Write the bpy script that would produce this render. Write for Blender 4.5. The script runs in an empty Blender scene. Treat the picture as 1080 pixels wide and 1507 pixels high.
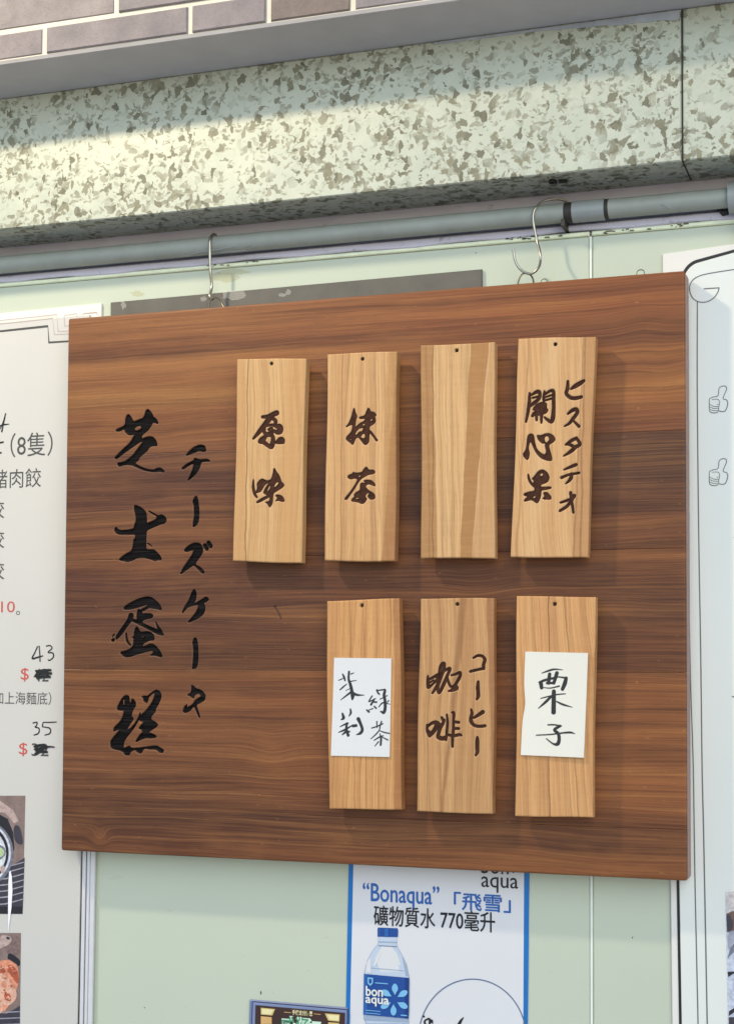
import bpy, math, random
import numpy as np
from mathutils import Matrix, Vector

# ------------------------------------------------------------------ camera, world, light
scene = bpy.context.scene
COL = scene.collection
F = 2300.0; PX, PY = 540.0, 883.0                   # focal length and principal point, in photo pixels
TH = math.atan(2300 / 6590); PH = math.radians(2.5); RO = .005; DIST = 1.53
CAM = np.array([0, -DIST, 1.6])
fw = np.array([-math.sin(TH) * math.cos(PH), math.cos(TH) * math.cos(PH), math.sin(PH)])
r0 = np.array([math.cos(TH), math.sin(TH), 0.0]); u0 = np.cross(r0, fw)
RT = r0 * math.cos(RO) + u0 * math.sin(RO); UP = np.cross(RT, fw)
cd = bpy.data.cameras.new('camera'); cam = bpy.data.objects.new('camera', cd); COL.objects.link(cam)
M = Matrix.Identity(4)
for i in range(3):
    M[i][0] = RT[i]; M[i][1] = UP[i]; M[i][2] = -fw[i]; M[i][3] = CAM[i]
cam.matrix_world = M
cd.sensor_fit = 'VERTICAL'; cd.sensor_height = 36; cd.lens = F / 1507 * 36
cd.shift_y = (PY - 753.5) / 1507; cd.clip_start = .05; cd.clip_end = 100
scene.camera = cam

W = bpy.data.worlds.new('World'); scene.world = W; W.use_nodes = True
nt = W.node_tree; bg = nt.nodes['Background']; sky = nt.nodes.new('ShaderNodeTexSky')
sky.sky_type = 'NISHITA'; sky.sun_disc = False
sky.sun_elevation = math.radians(25); sky.sun_rotation = math.radians(150); sky.dust_density = .3; sky.ozone_density = 3.0
nt.links.new(sky.outputs[0], bg.inputs[0]); bg.inputs[1].default_value = .15

def lamp(kind, name, loc, target, energy, colour, **k):
    l = bpy.data.lights.new(name, kind); l.energy = energy; l.color = colour
    for a, b in k.items(): setattr(l, a, b)
    o = bpy.data.objects.new(name, l); COL.objects.link(o); o.location = loc
    o.rotation_euler = (Vector(target) - Vector(loc)).to_track_quat('-Z', 'Y').to_euler()
    return o
SD = Vector((.5 * .906, -.866 * .906, .4226))
lamp('SUN', 'sun', (2, -4, 5), Vector((2, -4, 5)) - SD, 1.05, (1, .985, .95), angle=math.radians(50))
# the stall's own warm lamp, above and to the left of the sign
lamp('AREA', 'stall_lamp', (-1.25, -.80, 2.80), (-.1, -.1, 1.0), 12.5, (1, .86, .66), shape='DISK', size=.09)
scene.view_settings.view_transform = 'Standard'; scene.view_settings.look = 'None'
scene.view_settings.exposure = .4; scene.view_settings.gamma = 1

# ------------------------------------------------------------------ helpers
def un(px, py, y=0.0):
    """point of the plane Y=y that the traced photo point shows"""
    d = RT * (px - PX) / F - UP * (py - PY) / F + fw
    return CAM + d * ((y - CAM[1]) / d[1])

def tag(o, label=None, cat=None, group=None, kind=None):
    for k, v in (('label', label), ('category', cat), ('group', group), ('kind', kind)):
        if v: o[k] = v
    return o
def empty(name, loc, **k):
    o = bpy.data.objects.new(name, None); COL.objects.link(o); o.location = loc; o.empty_display_size = .02
    return tag(o, **k)
def link(name, me, mat, parent=None, loc=None):
    o = bpy.data.objects.new(name, me); COL.objects.link(o)
    mats = mat if isinstance(mat, (list, tuple)) else [mat]
    if len(me.materials) == 0:
        for m in mats: me.materials.append(m)
    if parent: o.parent = parent
    if loc is not None: o.location = loc
    return o
def org(parent):
    p = np.zeros(3)
    while parent is not None:
        p = p + np.array(parent.location); parent = parent.parent
    return p
def mesh(name, V, Fc, mat, parent=None, smooth=False, midx=None, origin=None):
    """V in world metres"""
    V = np.asarray(V, float)
    if parent is None:
        o3 = np.array(origin) if origin is not None else np.array([V[:, 0].mean(), V[:, 1].max(), V[:, 2].min()])
    else: o3 = org(parent)
    me = bpy.data.meshes.new(name); me.from_pydata((V - o3).tolist(), [], [tuple(map(int, f)) for f in Fc])
    mats = mat if isinstance(mat, (list, tuple)) else [mat]
    for m in mats: me.materials.append(m)
    if midx is not None: me.polygons.foreach_set('material_index', np.array(midx, dtype=np.int32))
    if smooth: me.polygons.foreach_set('use_smooth', np.ones(len(me.polygons), dtype=bool))
    me.update()
    return link(name, me, mats, parent, None if parent else o3)

class MB:
    def __init__(s): s.v = []; s.f = []; s.m = []
    def add(s, V, Fc, m=0):
        n = len(s.v); s.v += [tuple(p) for p in V]; s.f += [tuple(n + i for i in f) for f in Fc]; s.m += [m] * len(Fc)
    def box(s, a, b, m=0, c=0.0):
        (x0, y0, z0), (x1, y1, z1) = a, b
        if c <= 0:
            V = [(x, y, z) for x in (x0, x1) for y in (y0, y1) for z in (z0, z1)]
            s.add(V, [(0, 1, 3, 2), (4, 6, 7, 5), (0, 4, 5, 1), (2, 3, 7, 6), (0, 2, 6, 4), (1, 5, 7, 3)], m)
        else:   # chamfered front (-y) edges
            s.prism([(x0, z0), (x1, z0), (x1, z1), (x0, z1)], y0, y1, m, c)
    def prism(s, P, yf, yb, m=0, c=0.0):
        """polygon P (x,z) pushed from yf (front) to yb (back), front edge chamfered by c"""
        P = np.array(P, float); n = len(P)
        area = sum(P[i][0] * P[(i + 1) % n][1] - P[(i + 1) % n][0] * P[i][1] for i in range(n))
        if area < 0: P = P[::-1]
        rings = []
        if c > 0:
            Q = []
            for i in range(n):
                a, b, d = P[i - 1], P[i], P[(i + 1) % n]
                e1 = (b - a) / np.linalg.norm(b - a); e2 = (d - b) / np.linalg.norm(d - b)
                n1 = np.array([-e1[1], e1[0]]); n2 = np.array([-e2[1], e2[0]])
                k = n1 + n2; k = k / max(.3, k @ n1)
                Q.append(b + k * c)
            rings = [(np.array(Q), yf), (P, yf + c), (P, yb)]
        else: rings = [(P, yf), (P, yb)]
        V = []; 
        for R_, y in rings: V += [(p[0], y, p[1]) for p in R_]
        Fc = [tuple(range(n))]
        for k in range(len(rings) - 1):
            for i in range(n):
                j = (i + 1) % n; Fc.append((k * n + j, k * n + i, (k + 1) * n + i, (k + 1) * n + j))
        Fc.append(tuple(range((len(rings) - 1) * n, len(rings) * n))[::-1])
        s.add(V, Fc, m)
    def sheet(s, P, y, m=0):
        P = [tuple(p) for p in P]; n = len(P)
        area = sum(P[i][0] * P[(i + 1) % n][1] - P[(i + 1) % n][0] * P[i][1] for i in range(n))
        if area < 0: P = P[::-1]
        s.add([(p[0], y, p[1]) for p in P], [tuple(range(n))], m)
    def tube(s, pts, r, n=10, m=0, cap=True):
        pts = [np.array(p, float) for p in pts]; rings = []
        t = pts[1] - pts[0]; t /= np.linalg.norm(t)
        a = np.cross(t, [0, 0, 1]); 
        if np.linalg.norm(a) < .1: a = np.cross(t, [1, 0, 0])
        a /= np.linalg.norm(a)
        for i, p in enumerate(pts):
            q = pts[min(i + 1, len(pts) - 1)] - pts[max(i - 1, 0)]; q = q / np.linalg.norm(q)
            a = a - q * (a @ q); a /= np.linalg.norm(a); b = np.cross(q, a)
            rr = r[i] if hasattr(r, '__len__') else r
            rings.append([p + rr * (math.cos(2 * math.pi * k / n) * a + math.sin(2 * math.pi * k / n) * b) for k in range(n)])
        V = [v for R_ in rings for v in R_]; Fc = []
        for i in range(len(pts) - 1):
            for k in range(n):
                Fc.append((i * n + k, i * n + (k + 1) % n, (i + 1) * n + (k + 1) % n, (i + 1) * n + k))
        if cap: Fc += [tuple(range(n))[::-1], tuple((len(pts) - 1) * n + k for k in range(n))]
        s.add(V, Fc, m)
    def build(s, name, mat, parent=None, smooth=False, origin=None):
        o = mesh(name, s.v, s.f, mat, parent, False, s.m, origin)
        if smooth:
            me = o.data; me.polygons.foreach_set('use_smooth', np.ones(len(me.polygons), dtype=bool))
            try: me.set_sharp_from_angle(angle=math.radians(40))
            except Exception: pass
        return o

def spline(P, k=6):
    """smooth open curve through the points (any dimension)"""
    P = np.array(P, float)
    if len(P) < 3: return P
    Q = np.vstack([2 * P[0] - P[1], P, 2 * P[-1] - P[-2]]); out = []
    for i in range(1, len(Q) - 2):
        for t in np.arange(k) / k:
            a, b, c, d = Q[i - 1], Q[i], Q[i + 1], Q[i + 2]
            out.append(.5 * ((2 * b) + (-a + c) * t + (2 * a - 5 * b + 4 * c - d) * t * t + (-a + 3 * b - 3 * c + d) * t ** 3))
    out.append(P[-1]); return np.array(out)

# ------------------------------------------------------------------ materials
def srgb(r, g, b):
    f = lambda c: ((c / 255) / 12.92) if c <= 10.3 else (((c / 255) + .055) / 1.055) ** 2.4
    return (f(r), f(g), f(b), 1)
class NT:
    def __init__(s, name):
        s.m = bpy.data.materials.new(name); s.m.use_nodes = True; s.t = s.m.node_tree
        s.b = s.t.nodes['Principled BSDF']
    def n(s, typ, **k):
        o = s.t.nodes.new('ShaderNode' + typ)
        for a, b in k.items(): setattr(o, a, b)
        return o
    def put(s, sock, v):
        if v is None: return
        if isinstance(v, bpy.types.NodeSocket): s.t.links.new(v, sock)
        else: sock.default_value = v
    def math(s, op, a, b=None, c=None, clamp=False):
        o = s.n('Math', operation=op, use_clamp=clamp); s.put(o.inputs[0], a); s.put(o.inputs[1], b)
        if c is not None: s.put(o.inputs[2], c)
        return o.outputs[0]
    def mix(s, f, a, b, blend='MIX'):
        o = s.n('Mix', data_type='RGBA', blend_type=blend); s.put(o.inputs[0], f); s.put(o.inputs[6], a); s.put(o.inputs[7], b)
        return o.outputs[2]
    def co(s, kind='Object'): return s.n('TexCoord').outputs[kind]
    def map(s, v, scale=(1, 1, 1), loc=(0, 0, 0), rot=(0, 0, 0)):
        o = s.n('Mapping'); s.put(o.inputs[0], v); o.inputs[1].default_value = loc; o.inputs[2].default_value = rot; o.inputs[3].default_value = scale
        return o.outputs[0]
    def noise(s, v, scale=1, detail=3, rough=.5, dist=0, out=0):
        o = s.n('TexNoise'); s.put(o.inputs['Vector'], v); o.inputs['Scale'].default_value = scale
        o.inputs['Detail'].default_value = detail; o.inputs['Roughness'].default_value = rough; o.inputs['Distortion'].default_value = dist
        return o.outputs[out]
    def ramp(s, f, stops, interp='LINEAR'):
        o = s.n('ValToRGB'); s.put(o.inputs[0], f); cr = o.color_ramp; cr.interpolation = interp
        while len(cr.elements) < len(stops): cr.elements.new(.5)
        for e, (p, c) in zip(cr.elements, stops):
            e.position = p; e.color = c if len(c) == 4 else (*c, 1)
        return o.outputs[0]
    def rng(s, v, a, b, c=0, d=1):
        o = s.n('MapRange', clamp=True); s.put(o.inputs[0], v)
        for i, q in enumerate((a, b, c, d)): o.inputs[i + 1].default_value = q
        return o.outputs[0]
    def bump(s, h, strength=.3, dist=.001):
        o = s.n('Bump'); o.inputs['Strength'].default_value = strength; o.inputs['Distance'].default_value = dist
        s.put(o.inputs['Height'], h); s.t.links.new(o.outputs[0], s.b.inputs['Normal'])
    def done(s, col=None, rough=None, metal=None, spec=None, coat=None):
        for k, v in (('Base Color', col), ('Roughness', rough), ('Metallic', metal), ('Specular IOR Level', spec), ('Coat Weight', coat)): s.put(s.b.inputs[k], v)
        return s.m
G = lambda v: (v, v, v, 1)

def plain(name, col, rough=.5, metal=0, var=.08, scale=25, spec=None, coat=None):
    t = NT(name); c = t.co()
    n = t.noise(c, scale, 4, .6)
    a = tuple(x * (1 - var) for x in col[:3]) + (1,); b = tuple(min(1, x * (1 + var)) for x in col[:3]) + (1,)
    return t.done(t.mix(t.rng(n, .3, .7), a, b), rough, metal, spec, coat)

INK = (.004, .0032, .003, 1)
def board_wood(name, seed, stops, stops_r, fine=.2, dim=1, knots=()):
    """horizontal grain; stops: (height 0..1 in the plank, colour)"""
    t = NT(name); c = t.co(); s = t.n('SeparateXYZ'); t.put(s.inputs[0], c)
    uv = t.n('UVMap'); uv.uv_map = 'uv'; su = t.n('SeparateXYZ'); t.put(su.inputs[0], uv.outputs[0])
    warp = t.noise(t.map(c, (3.2, 1, 14), (seed, 0, seed * 2)), 1, 2, .5)
    warp2 = t.noise(t.map(c, (12, 1, 40), (seed * 3, 0, seed)), 1, 2, .5)
    h = t.math('ADD', su.outputs[1], t.math('MULTIPLY', t.math('SUBTRACT', warp, .5), .10))
    h = t.math('ADD', h, t.math('MULTIPLY', t.math('SUBTRACT', warp2, .5), .05))
    col = t.mix(t.rng(t.math('ADD', su.outputs[0], t.math('MULTIPLY', t.math('SUBTRACT', warp2, .5), .5)), .25, .75), t.ramp(h, stops), t.ramp(h, stops_r))
    bend = None
    for (kx, kz, kr, ka) in knots:      # the grain flows round a knot
        dv = t.n('VectorMath', operation='DISTANCE'); t.put(dv.inputs[0], t.map(c, (1 / kr, 0, 1 / kr))); dv.inputs[1].default_value = (kx / kr, 0, kz / kr)
        e = t.math('MULTIPLY', t.math('EXPONENT', t.math('MULTIPLY', t.math('MULTIPLY', dv.outputs['Value'], dv.outputs['Value']), -1)), ka)
        bend = e if bend is None else t.math('ADD', bend, e)
        h = t.math('ADD', h, t.math('MULTIPLY', e, 5))
    if bend is not None: col = t.mix(t.rng(t.math('ABSOLUTE', bend), .004, .014, 0, .45), col, srgb(170, 116, 76))
    zsrc = s.outputs[2] if bend is None else t.math('ADD', s.outputs[2], bend)
    # annual lines: height warped, looked at through stretched noise
    zc = t.n('CombineXYZ'); t.put(zc.inputs[0], s.outputs[0]); t.put(zc.inputs[1], 0.0)
    t.put(zc.inputs[2], t.math('ADD', zsrc, t.math('MULTIPLY', warp, .02)))
    g1 = t.noise(t.map(zc.outputs[0], (2.2, 1, 150), (seed * 5, 0, 0)), 1, 3, .6)
    g2 = t.noise(t.map(zc.outputs[0], (7, 1, 520), (seed * 7, 0, 0)), 1, 3, .65)
    g3 = t.noise(t.map(zc.outputs[0], (60, 1, 1500), (seed * 9, 0, 0)), 1, 2, .6)
    g0 = t.noise(t.map(zc.outputs[0], (1.3, 1, 48), (seed * 4, 0, 0)), 1, 3, .55)
    col = t.mix(t.math('MULTIPLY', t.rng(g0, .50, .64), .42), col, srgb(92, 58, 42))
    col = t.mix(t.math('MULTIPLY', t.rng(g0, .48, .36), .30), col, srgb(176, 124, 82))
    amp = t.rng(t.noise(t.map(c, (2.5, 1, 16), (seed, 0, 9)), 1, 2, .5), .38, .62, .25, 1)
    def saw(rate, push, nz, power):
        w = t.noise(t.map(c, nz, (seed * 2, 0, seed)), 1, 3, .5)
        f = t.math('FRACT', t.math('ADD', t.math('MULTIPLY', zsrc, rate), t.math('ADD', t.math('MULTIPLY', w, push), seed)))
        return t.math('POWER', f, power)
    r1 = t.math('MULTIPLY', saw(62, 1.8, (1.6, 1, 22), 5.0), amp)
    r2 = t.math('MULTIPLY', saw(190, 2.2, (2.4, 1, 40), 3.5), t.rng(g0, .36, .60, .2, 1))
    line = t.rng(g1, .56, .62)
    lite = t.rng(g1, .42, .34)
    col = t.mix(t.math('MULTIPLY', r1, .50), col, srgb(56, 33, 25))
    col = t.mix(t.math('MULTIPLY', r2, .26), col, srgb(62, 37, 28))
    col = t.mix(t.math('MULTIPLY', line, .26), col, srgb(58, 35, 27))
    col = t.mix(t.math('MULTIPLY', lite, .24), col, srgb(192, 142, 98))
    patch = t.noise(t.map(c, (9, 1, 26), (seed, 0, 3)), 1, 3, .6)
    col = t.mix(t.math('MULTIPLY', t.rng(patch, .5, .75), .25), col, srgb(180, 126, 82))
    col = t.mix(fine, col, t.mix(t.rng(g2, .42, .58), srgb(70, 42, 30), srgb(184, 130, 90)), 'MIX')
    col = t.mix(t.math('MULTIPLY', t.rng(g3, .58, .72), .35), col, srgb(58, 34, 26))
    fleck = t.noise(t.map(c, (120, 1, 260), (seed, 0, 3)), 1, 2, .5)
    col = t.mix(t.math('MULTIPLY', t.rng(fleck, .68, .80), .35), col, srgb(200, 150, 108))
    col = t.mix(1.0, col, t.mix(t.rng(su.outputs[0], .1, .9), (.75 * dim, .67 * dim, .50 * dim, 1), (.85 * dim, .745 * dim, .48 * dim, 1)), 'MULTIPLY')
    ink = t.n('Attribute', attribute_name='ink').outputs['Fac']
    brown = t.n('Attribute', attribute_name='burn').outputs['Fac']
    col = t.mix(t.math('MULTIPLY', t.n('Attribute', attribute_name='lit_rim').outputs['Fac'], .5), col, srgb(176, 138, 112))  # lit edges of the carving painted as paler wood
    col = t.mix(ink, col, t.mix(t.math('MULTIPLY', t.rng(g2, .45, .7), .7), INK, (.028, .024, .022, 1)))
    t.bump(t.math('ADD', g2, t.math('MULTIPLY', g3, .5)), .25, .0006)
    return t.done(col, t.rng(ink, 0, 1, .5, .6), spec=t.rng(ink, 0, 1, .3, .05))

def tag_wood(name, seed, light, dark, line, streaks=(), rings=95, ring_amt=.55, tilt=0.0):
    """vertical grain; streaks: (u0 top, u0 bottom, u1 top, u1 bottom, colour, amount, softness)"""
    t = NT(name); c = t.co(); uv = t.n('UVMap'); uv.uv_map = 'uv'; su = t.n('SeparateXYZ'); t.put(su.inputs[0], uv.outputs[0])
    s = t.n('SeparateXYZ'); t.put(s.inputs[0], c)
    warp = t.noise(t.map(c, (9, 9, 4), (seed, 0, seed * 2)), 1, 2, .45)
    xw = t.math('ADD', t.math('ADD', s.outputs[0], t.math('MULTIPLY', t.math('SUBTRACT', warp, .5), .035)), t.math('MULTIPLY', s.outputs[2], tilt))
    xz = t.n('CombineXYZ'); t.put(xz.inputs[0], xw); t.put(xz.inputs[1], s.outputs[1]); t.put(xz.inputs[2], s.outputs[2])
    band = t.noise(t.map(xz.outputs[0], (45, 20, 1.5), (seed * 3, 0, 0)), 1, 2, .5)
    saw = t.math('FRACT', t.math('ADD', t.math('MULTIPLY', xw, rings), t.math('MULTIPLY', band, 2.2)))
    ring = t.math('POWER', saw, 5.0)
    fine = t.noise(t.map(xz.outputs[0], (600, 300, 9), (seed * 5, 0, 0)), 1, 3, .6)
    pore = t.noise(t.map(c, (1400, 600, 55), (seed * 6, 0, 0)), 1, 2, .6)
    cross = t.noise(t.map(c, (30, 30, 260), (seed, 0, 0)), 1, 2, .6)
    col = t.mix(t.rng(band, .3, .7), light, dark)
    col = t.mix(t.math('MULTIPLY', ring, ring_amt), col, line)
    col = t.mix(t.math('MULTIPLY', t.rng(fine, .38, .70), .42), col, line)
    for (a0, a1, b0, b1, sc, amt, soft) in streaks:
        v = su.outputs[1]; wob = t.math('MULTIPLY', t.math('SUBTRACT', t.noise(t.map(c, (1, 1, 22), (seed + a0 * 9, 0, 0)), 1, 3), .5), .07)
        u = t.math('ADD', su.outputs[0], wob)
        l0 = t.math('ADD', t.math('MULTIPLY', v, a0 - a1), a1); l1 = t.math('ADD', t.math('MULTIPLY', v, b0 - b1), b1)
        k = t.math('MULTIPLY', t.math('DIVIDE', t.math('SUBTRACT', u, l0), soft, clamp=True), t.math('DIVIDE', t.math('SUBTRACT', l1, u), soft, clamp=True))
        col = t.mix(t.math('MULTIPLY', k, amt), col, sc)
    col = t.mix(t.math('MULTIPLY', t.rng(pore, .58, .72), .42), col, line)
    col = t.mix(t.math('MULTIPLY', t.rng(cross, .45, .7), .10), col, light)
    stain = t.noise(c, 35, 3, .6)
    col = t.mix(t.math('MULTIPLY', t.rng(stain, .55, .75), .12), col, dark)
    ink = t.n('Attribute', attribute_name='ink').outputs['Fac']
    col = t.mix(1.0, col, (.93, .90, .80, 1), 'MULTIPLY')
    col = t.mix(t.n('Attribute', attribute_name='lit_rim').outputs['Fac'], col, srgb(232, 190, 150))  # paler tint paints the light along the stroke edges
    core = t.n('Attribute', attribute_name='core').outputs['Fac']
    col = t.mix(ink, col, t.mix(t.math('MULTIPLY', core, t.rng(t.noise(c, 260, 3, .6), .3, .7, .4, 1)), (.016, .006, .004, 1), (.075, .032, .019, 1)))
    t.bump(t.math('ADD', fine, t.math('MULTIPLY', ring, -.6)), .22, .0005)
    return t.done(col, .55, spec=t.rng(ink, 0, 1, .28, .05))

def duct_metal():
    t = NT('galvanised_spangle'); c = t.co()
    d = t.n('VectorMath', operation='ADD'); t.put(d.inputs[0], c)
    nz = t.n('TexNoise'); t.put(nz.inputs['Vector'], c); nz.inputs['Scale'].default_value = 85; nz.inputs['Detail'].default_value = 4
    sc = t.n('VectorMath', operation='SCALE'); t.put(sc.inputs[0], nz.outputs['Color']); sc.inputs[3].default_value = .018
    t.put(d.inputs[1], sc.outputs[0])
    def cells(scale, lo, loc, stretch):
        v = t.n('TexVoronoi'); t.put(v.inputs['Vector'], t.map(d.outputs[0], stretch, loc, (0, .35, 0))); v.inputs['Scale'].default_value = scale
        q = t.n('SeparateXYZ'); t.put(q.inputs[0], v.outputs['Color'])
        cl = t.noise(c, 17, 2, .5)
        e = t.math('ADD', q.outputs[0], t.math('MULTIPLY', t.math('SUBTRACT', cl, .5), .6))
        return t.rng(e, lo - .08, lo + .09), q.outputs[1], v.outputs['Distance']
    a, ra, da = cells(165, .80, (0, 0, 0), (1, 1, .8)); b, rb, db = cells(270, .82, (3, 1, 2), (.8, 1, 1.1))
    big = t.noise(c, 9, 3, .6)
    col = t.mix(big, srgb(190, 192, 170), srgb(173, 178, 160))
    col = t.mix(t.math('MULTIPLY', t.rng(t.noise(c, 60, 4, .7), .4, .7), .35), col, srgb(204, 202, 184))
    tone = t.mix(ra, srgb(92, 90, 70), srgb(130, 126, 102))
    col = t.mix(t.math('MULTIPLY', b, .75), col, t.mix(rb, srgb(108, 105, 83), srgb(148, 143, 120)))
    col = t.mix(t.math('MULTIPLY', a, .9), col, tone)
    t.bump(t.math('ADD', t.noise(c, 14, 2), t.math('MULTIPLY', a, -.1)), .25, .004)
    return t.done(col, t.rng(a, 0, 1, .42, .55), .15, .4)

def brick_mat(name, c1, c2):
    t = NT(name); c = t.co()
    n = t.noise(c, 40, 5, .65); n2 = t.noise(t.map(c, (1, 1, 4)), 30, 4, .7); n3 = t.noise(c, 400, 2, .6)
    col = t.mix(t.rng(n, .3, .7), c1, c2); col = t.mix(t.math('MULTIPLY', t.rng(n2, .5, .8), .3), col, srgb(134, 124, 118))
    col = t.mix(t.math('MULTIPLY', t.rng(n3, .5, .7), .15), col, srgb(70, 58, 54))
    t.bump(t.math('ADD', n, t.math('MULTIPLY', n3, .4)), .5, .0015)
    return t.done(col, .8, spec=.2)

def wall_plaster():
    t = NT('painted_plaster'); c = t.co()
    n = t.noise(t.map(c, (1, 1, 5)), 8, 5, .7); s = t.noise(c, 60, 4, .7)
    col = t.mix(t.rng(n, .3, .7), srgb(208, 204, 214), srgb(188, 185, 195))
    col = t.mix(t.math('MULTIPLY', t.rng(s, .62, .72), .5), col, srgb(96, 92, 92))
    t.bump(s, .3, .002); return t.done(col, .7)

def glass_panel():
    t = NT('back_painted_glass'); c = t.co()
    n = t.noise(c, 4, 2, .5); s = t.noise(c, 180, 3, .7); sm = t.noise(t.map(c, (5, 1, 2)), 3, 4, .6)
    col = t.mix(t.rng(n, .3, .7), srgb(186, 193, 172), srgb(190, 196, 174))
    col = t.mix(t.math('MULTIPLY', t.rng(s, .70, .76), .35), col, srgb(150, 150, 125))
    return t.done(col, .2, spec=.5)

MAT = dict(
    steel=plain('hook_wire', srgb(170, 165, 150), .32, .9, .15, 300),
    wire=plain('dull_wire', srgb(105, 98, 84), .4, .8, .2, 300),
    nail=plain('nail_iron', srgb(60, 50, 44), .5, .6, .2, 300),
    glass_edge_highlight=plain('glass_edge_highlight', srgb(226, 232, 196), .2, 0, .08, 60, .6),  # paler than the panel: the bevel's bright highlight is in the colour
    joint=plain('joint_silicone', srgb(222, 228, 214), .3, 0, .03, 60),
    side=plain('plank_side', srgb(150, 122, 112), .6, 0, .12, 200),
    alu=plain('brushed_aluminium', srgb(208, 207, 206), .35, .1, .04, 60),
    alu_dark=plain('aluminium_groove', srgb(128, 125, 130), .5, .1, .05, 60),
    white=plain('menu_card', srgb(197, 193, 183), .45, 0, .02, 6),
    white_cool=plain('poster_film', srgb(220, 221, 211), .22, 0, .02, 5, .5),
    sheet_w=plain('sheet_white', srgb(222, 218, 208), .35, 0, .03, 8),
    black=plain('black_gap', srgb(22, 21, 22), .5, 0, .1, 50),
    line=plain('print_dark_grey', srgb(72, 70, 66), .5, 0, .05, 50),
    faint=plain('print_pale_brown', srgb(176, 160, 152), .5, 0, .05, 50),
    lineg=plain('print_grey', srgb(98, 100, 98), .4, 0, .05, 50),
    red=plain('print_red', srgb(188, 84, 72), .5, 0, .05, 50),
    pen=plain('marker_black', srgb(26, 25, 24), .4, 0, .1, 50),
    blue=plain('print_blue', srgb(22, 108, 176), .3, 0, .04, 20),
    navy=plain('print_navy', srgb(30, 72, 140), .3, 0, .04, 20),
    blueword=plain('print_mid_blue', srgb(38, 92, 160), .3, 0, .04, 20),
    paper_blue=plain('poster_paper', srgb(212, 211, 210), .3, 0, .02, 6),
    txt=plain('print_black', srgb(20, 22, 28), .35, 0, .05, 50),
    txtnavy=plain('print_deep_blue', srgb(24, 56, 118), .3, 0, .04, 20),
    ltblue=plain('print_light_blue', srgb(120, 180, 214), .3, 0, .04, 20),
    bottle=plain('print_bottle', srgb(186, 197, 210), .3, 0, .05, 60),
    bottle2=plain('print_bottle_shade', srgb(150, 166, 184), .3, 0, .05, 60),
    circ=plain('print_slate', srgb(92, 108, 138), .3, 0, .04, 20),
    greyplate=plain('grey_plate', srgb(92, 88, 79), .55, .1, .12, 35),
    soffit=plain('ledge_paint', srgb(200, 193, 185), .6, 0, .06, 18),
    mortar=plain('mortar', srgb(206, 199, 180), .9, 0, .08, 60),
    foil=plain('foil_tape', srgb(178, 182, 188), .35, .5, .15, 90),
    pipe=plain('grey_pipe', srgb(156, 161, 151), .5, .1, .08, 40),
    pipe2=plain('grey_coupler', srgb(152, 157, 154), .35, .1, .05, 40),
    band=plain('rubber_band', srgb(52, 48, 42), .6, 0, .1, 40),
)
MAT['plaster'] = wall_plaster(); MAT['glass'] = glass_panel(); MAT['duct'] = duct_metal()

gm = MB(); gm.box((-14, -14, -.2), (14, .12, 0)); gm = gm.build('pavement', plain('pavement', srgb(178, 178, 180), .8, 0, .1, 3)); tag(gm, kind='structure')

# ------------------------------------------------------------------ wall, ledge, bricks
WX0, WX1 = -1.75, .75
wall = MB(); wall.box((WX0, .006, 0), (WX1, .12, 3.0)); wall = wall.build('wall', MAT['plaster'])
tag(wall, kind='structure')
seam = -.2995; ZT = 2.0325
for a, b in ((WX0, -1.12), (-1.118, seam - .0012), (seam + .0012, WX1)):
    m = MB(); m.box((a, -.0, .75), (b, .0055, ZT), 0, .0012)
    p = m.build('wall_panel', MAT['glass'], wall)
    e = MB(); e.box((a, -.0025, ZT - .0005), (b, .0055, ZT + .004), 0, .001); e.build('panel_edge', MAT['glass_edge_highlight'], p)
m = MB(); m.box((seam - .0011, -.0012, .75), (seam + .0011, .005, ZT - .001)); m.build('joint_strip', MAT['joint'], wall)
m = MB(); n_ = 60
bd = []
for i in range(n_ + 1):
    x_ = -1.4 + 1.9 * i / n_; bd.append((x_, ZT + .0042 + .0012 * math.sin(i * 1.7) + .0008 * math.sin(i * .6)))
m.prism(bd + [(.5, ZT + .012), (-1.4, ZT + .012)], -.0035, .0058, 0, .0012); m.build('added_bead', MAT['plaster'], wall)  # bead added to stand proud and catch more light below the pipe
# crusty sealant along the top of the glass
rnd = random.Random(4)
def crumbs(px0, px1, py0, py1, n, size, mat, y=-.004, parent=wall, name='sealant_crumbs'):
    m = MB()
    for i in range(n):
        t = rnd.random(); p = un(px0 + (px1 - px0) * t, py0 + (py1 - py0) * t + rnd.uniform(-2, 2), y)
        s = size * rnd.uniform(.4, 1.3)
        m.box((p[0] - s * rnd.uniform(1, 3), y, p[2] - s * .4), (p[0] + s * rnd.uniform(1, 3), y + .006, p[2] + s * .4), 0, s * .2)
    o = m.build(name, mat, parent); o['kind'] = 'stuff'
crumbs(745, 830, 352, 345, 20, .0007, MAT['line'])
crumbs(885, 1015, 342, 330, 24, .0007, MAT['line'])
crumbs(300, 380, 392, 384, 10, .0006, MAT['line'])

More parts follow.
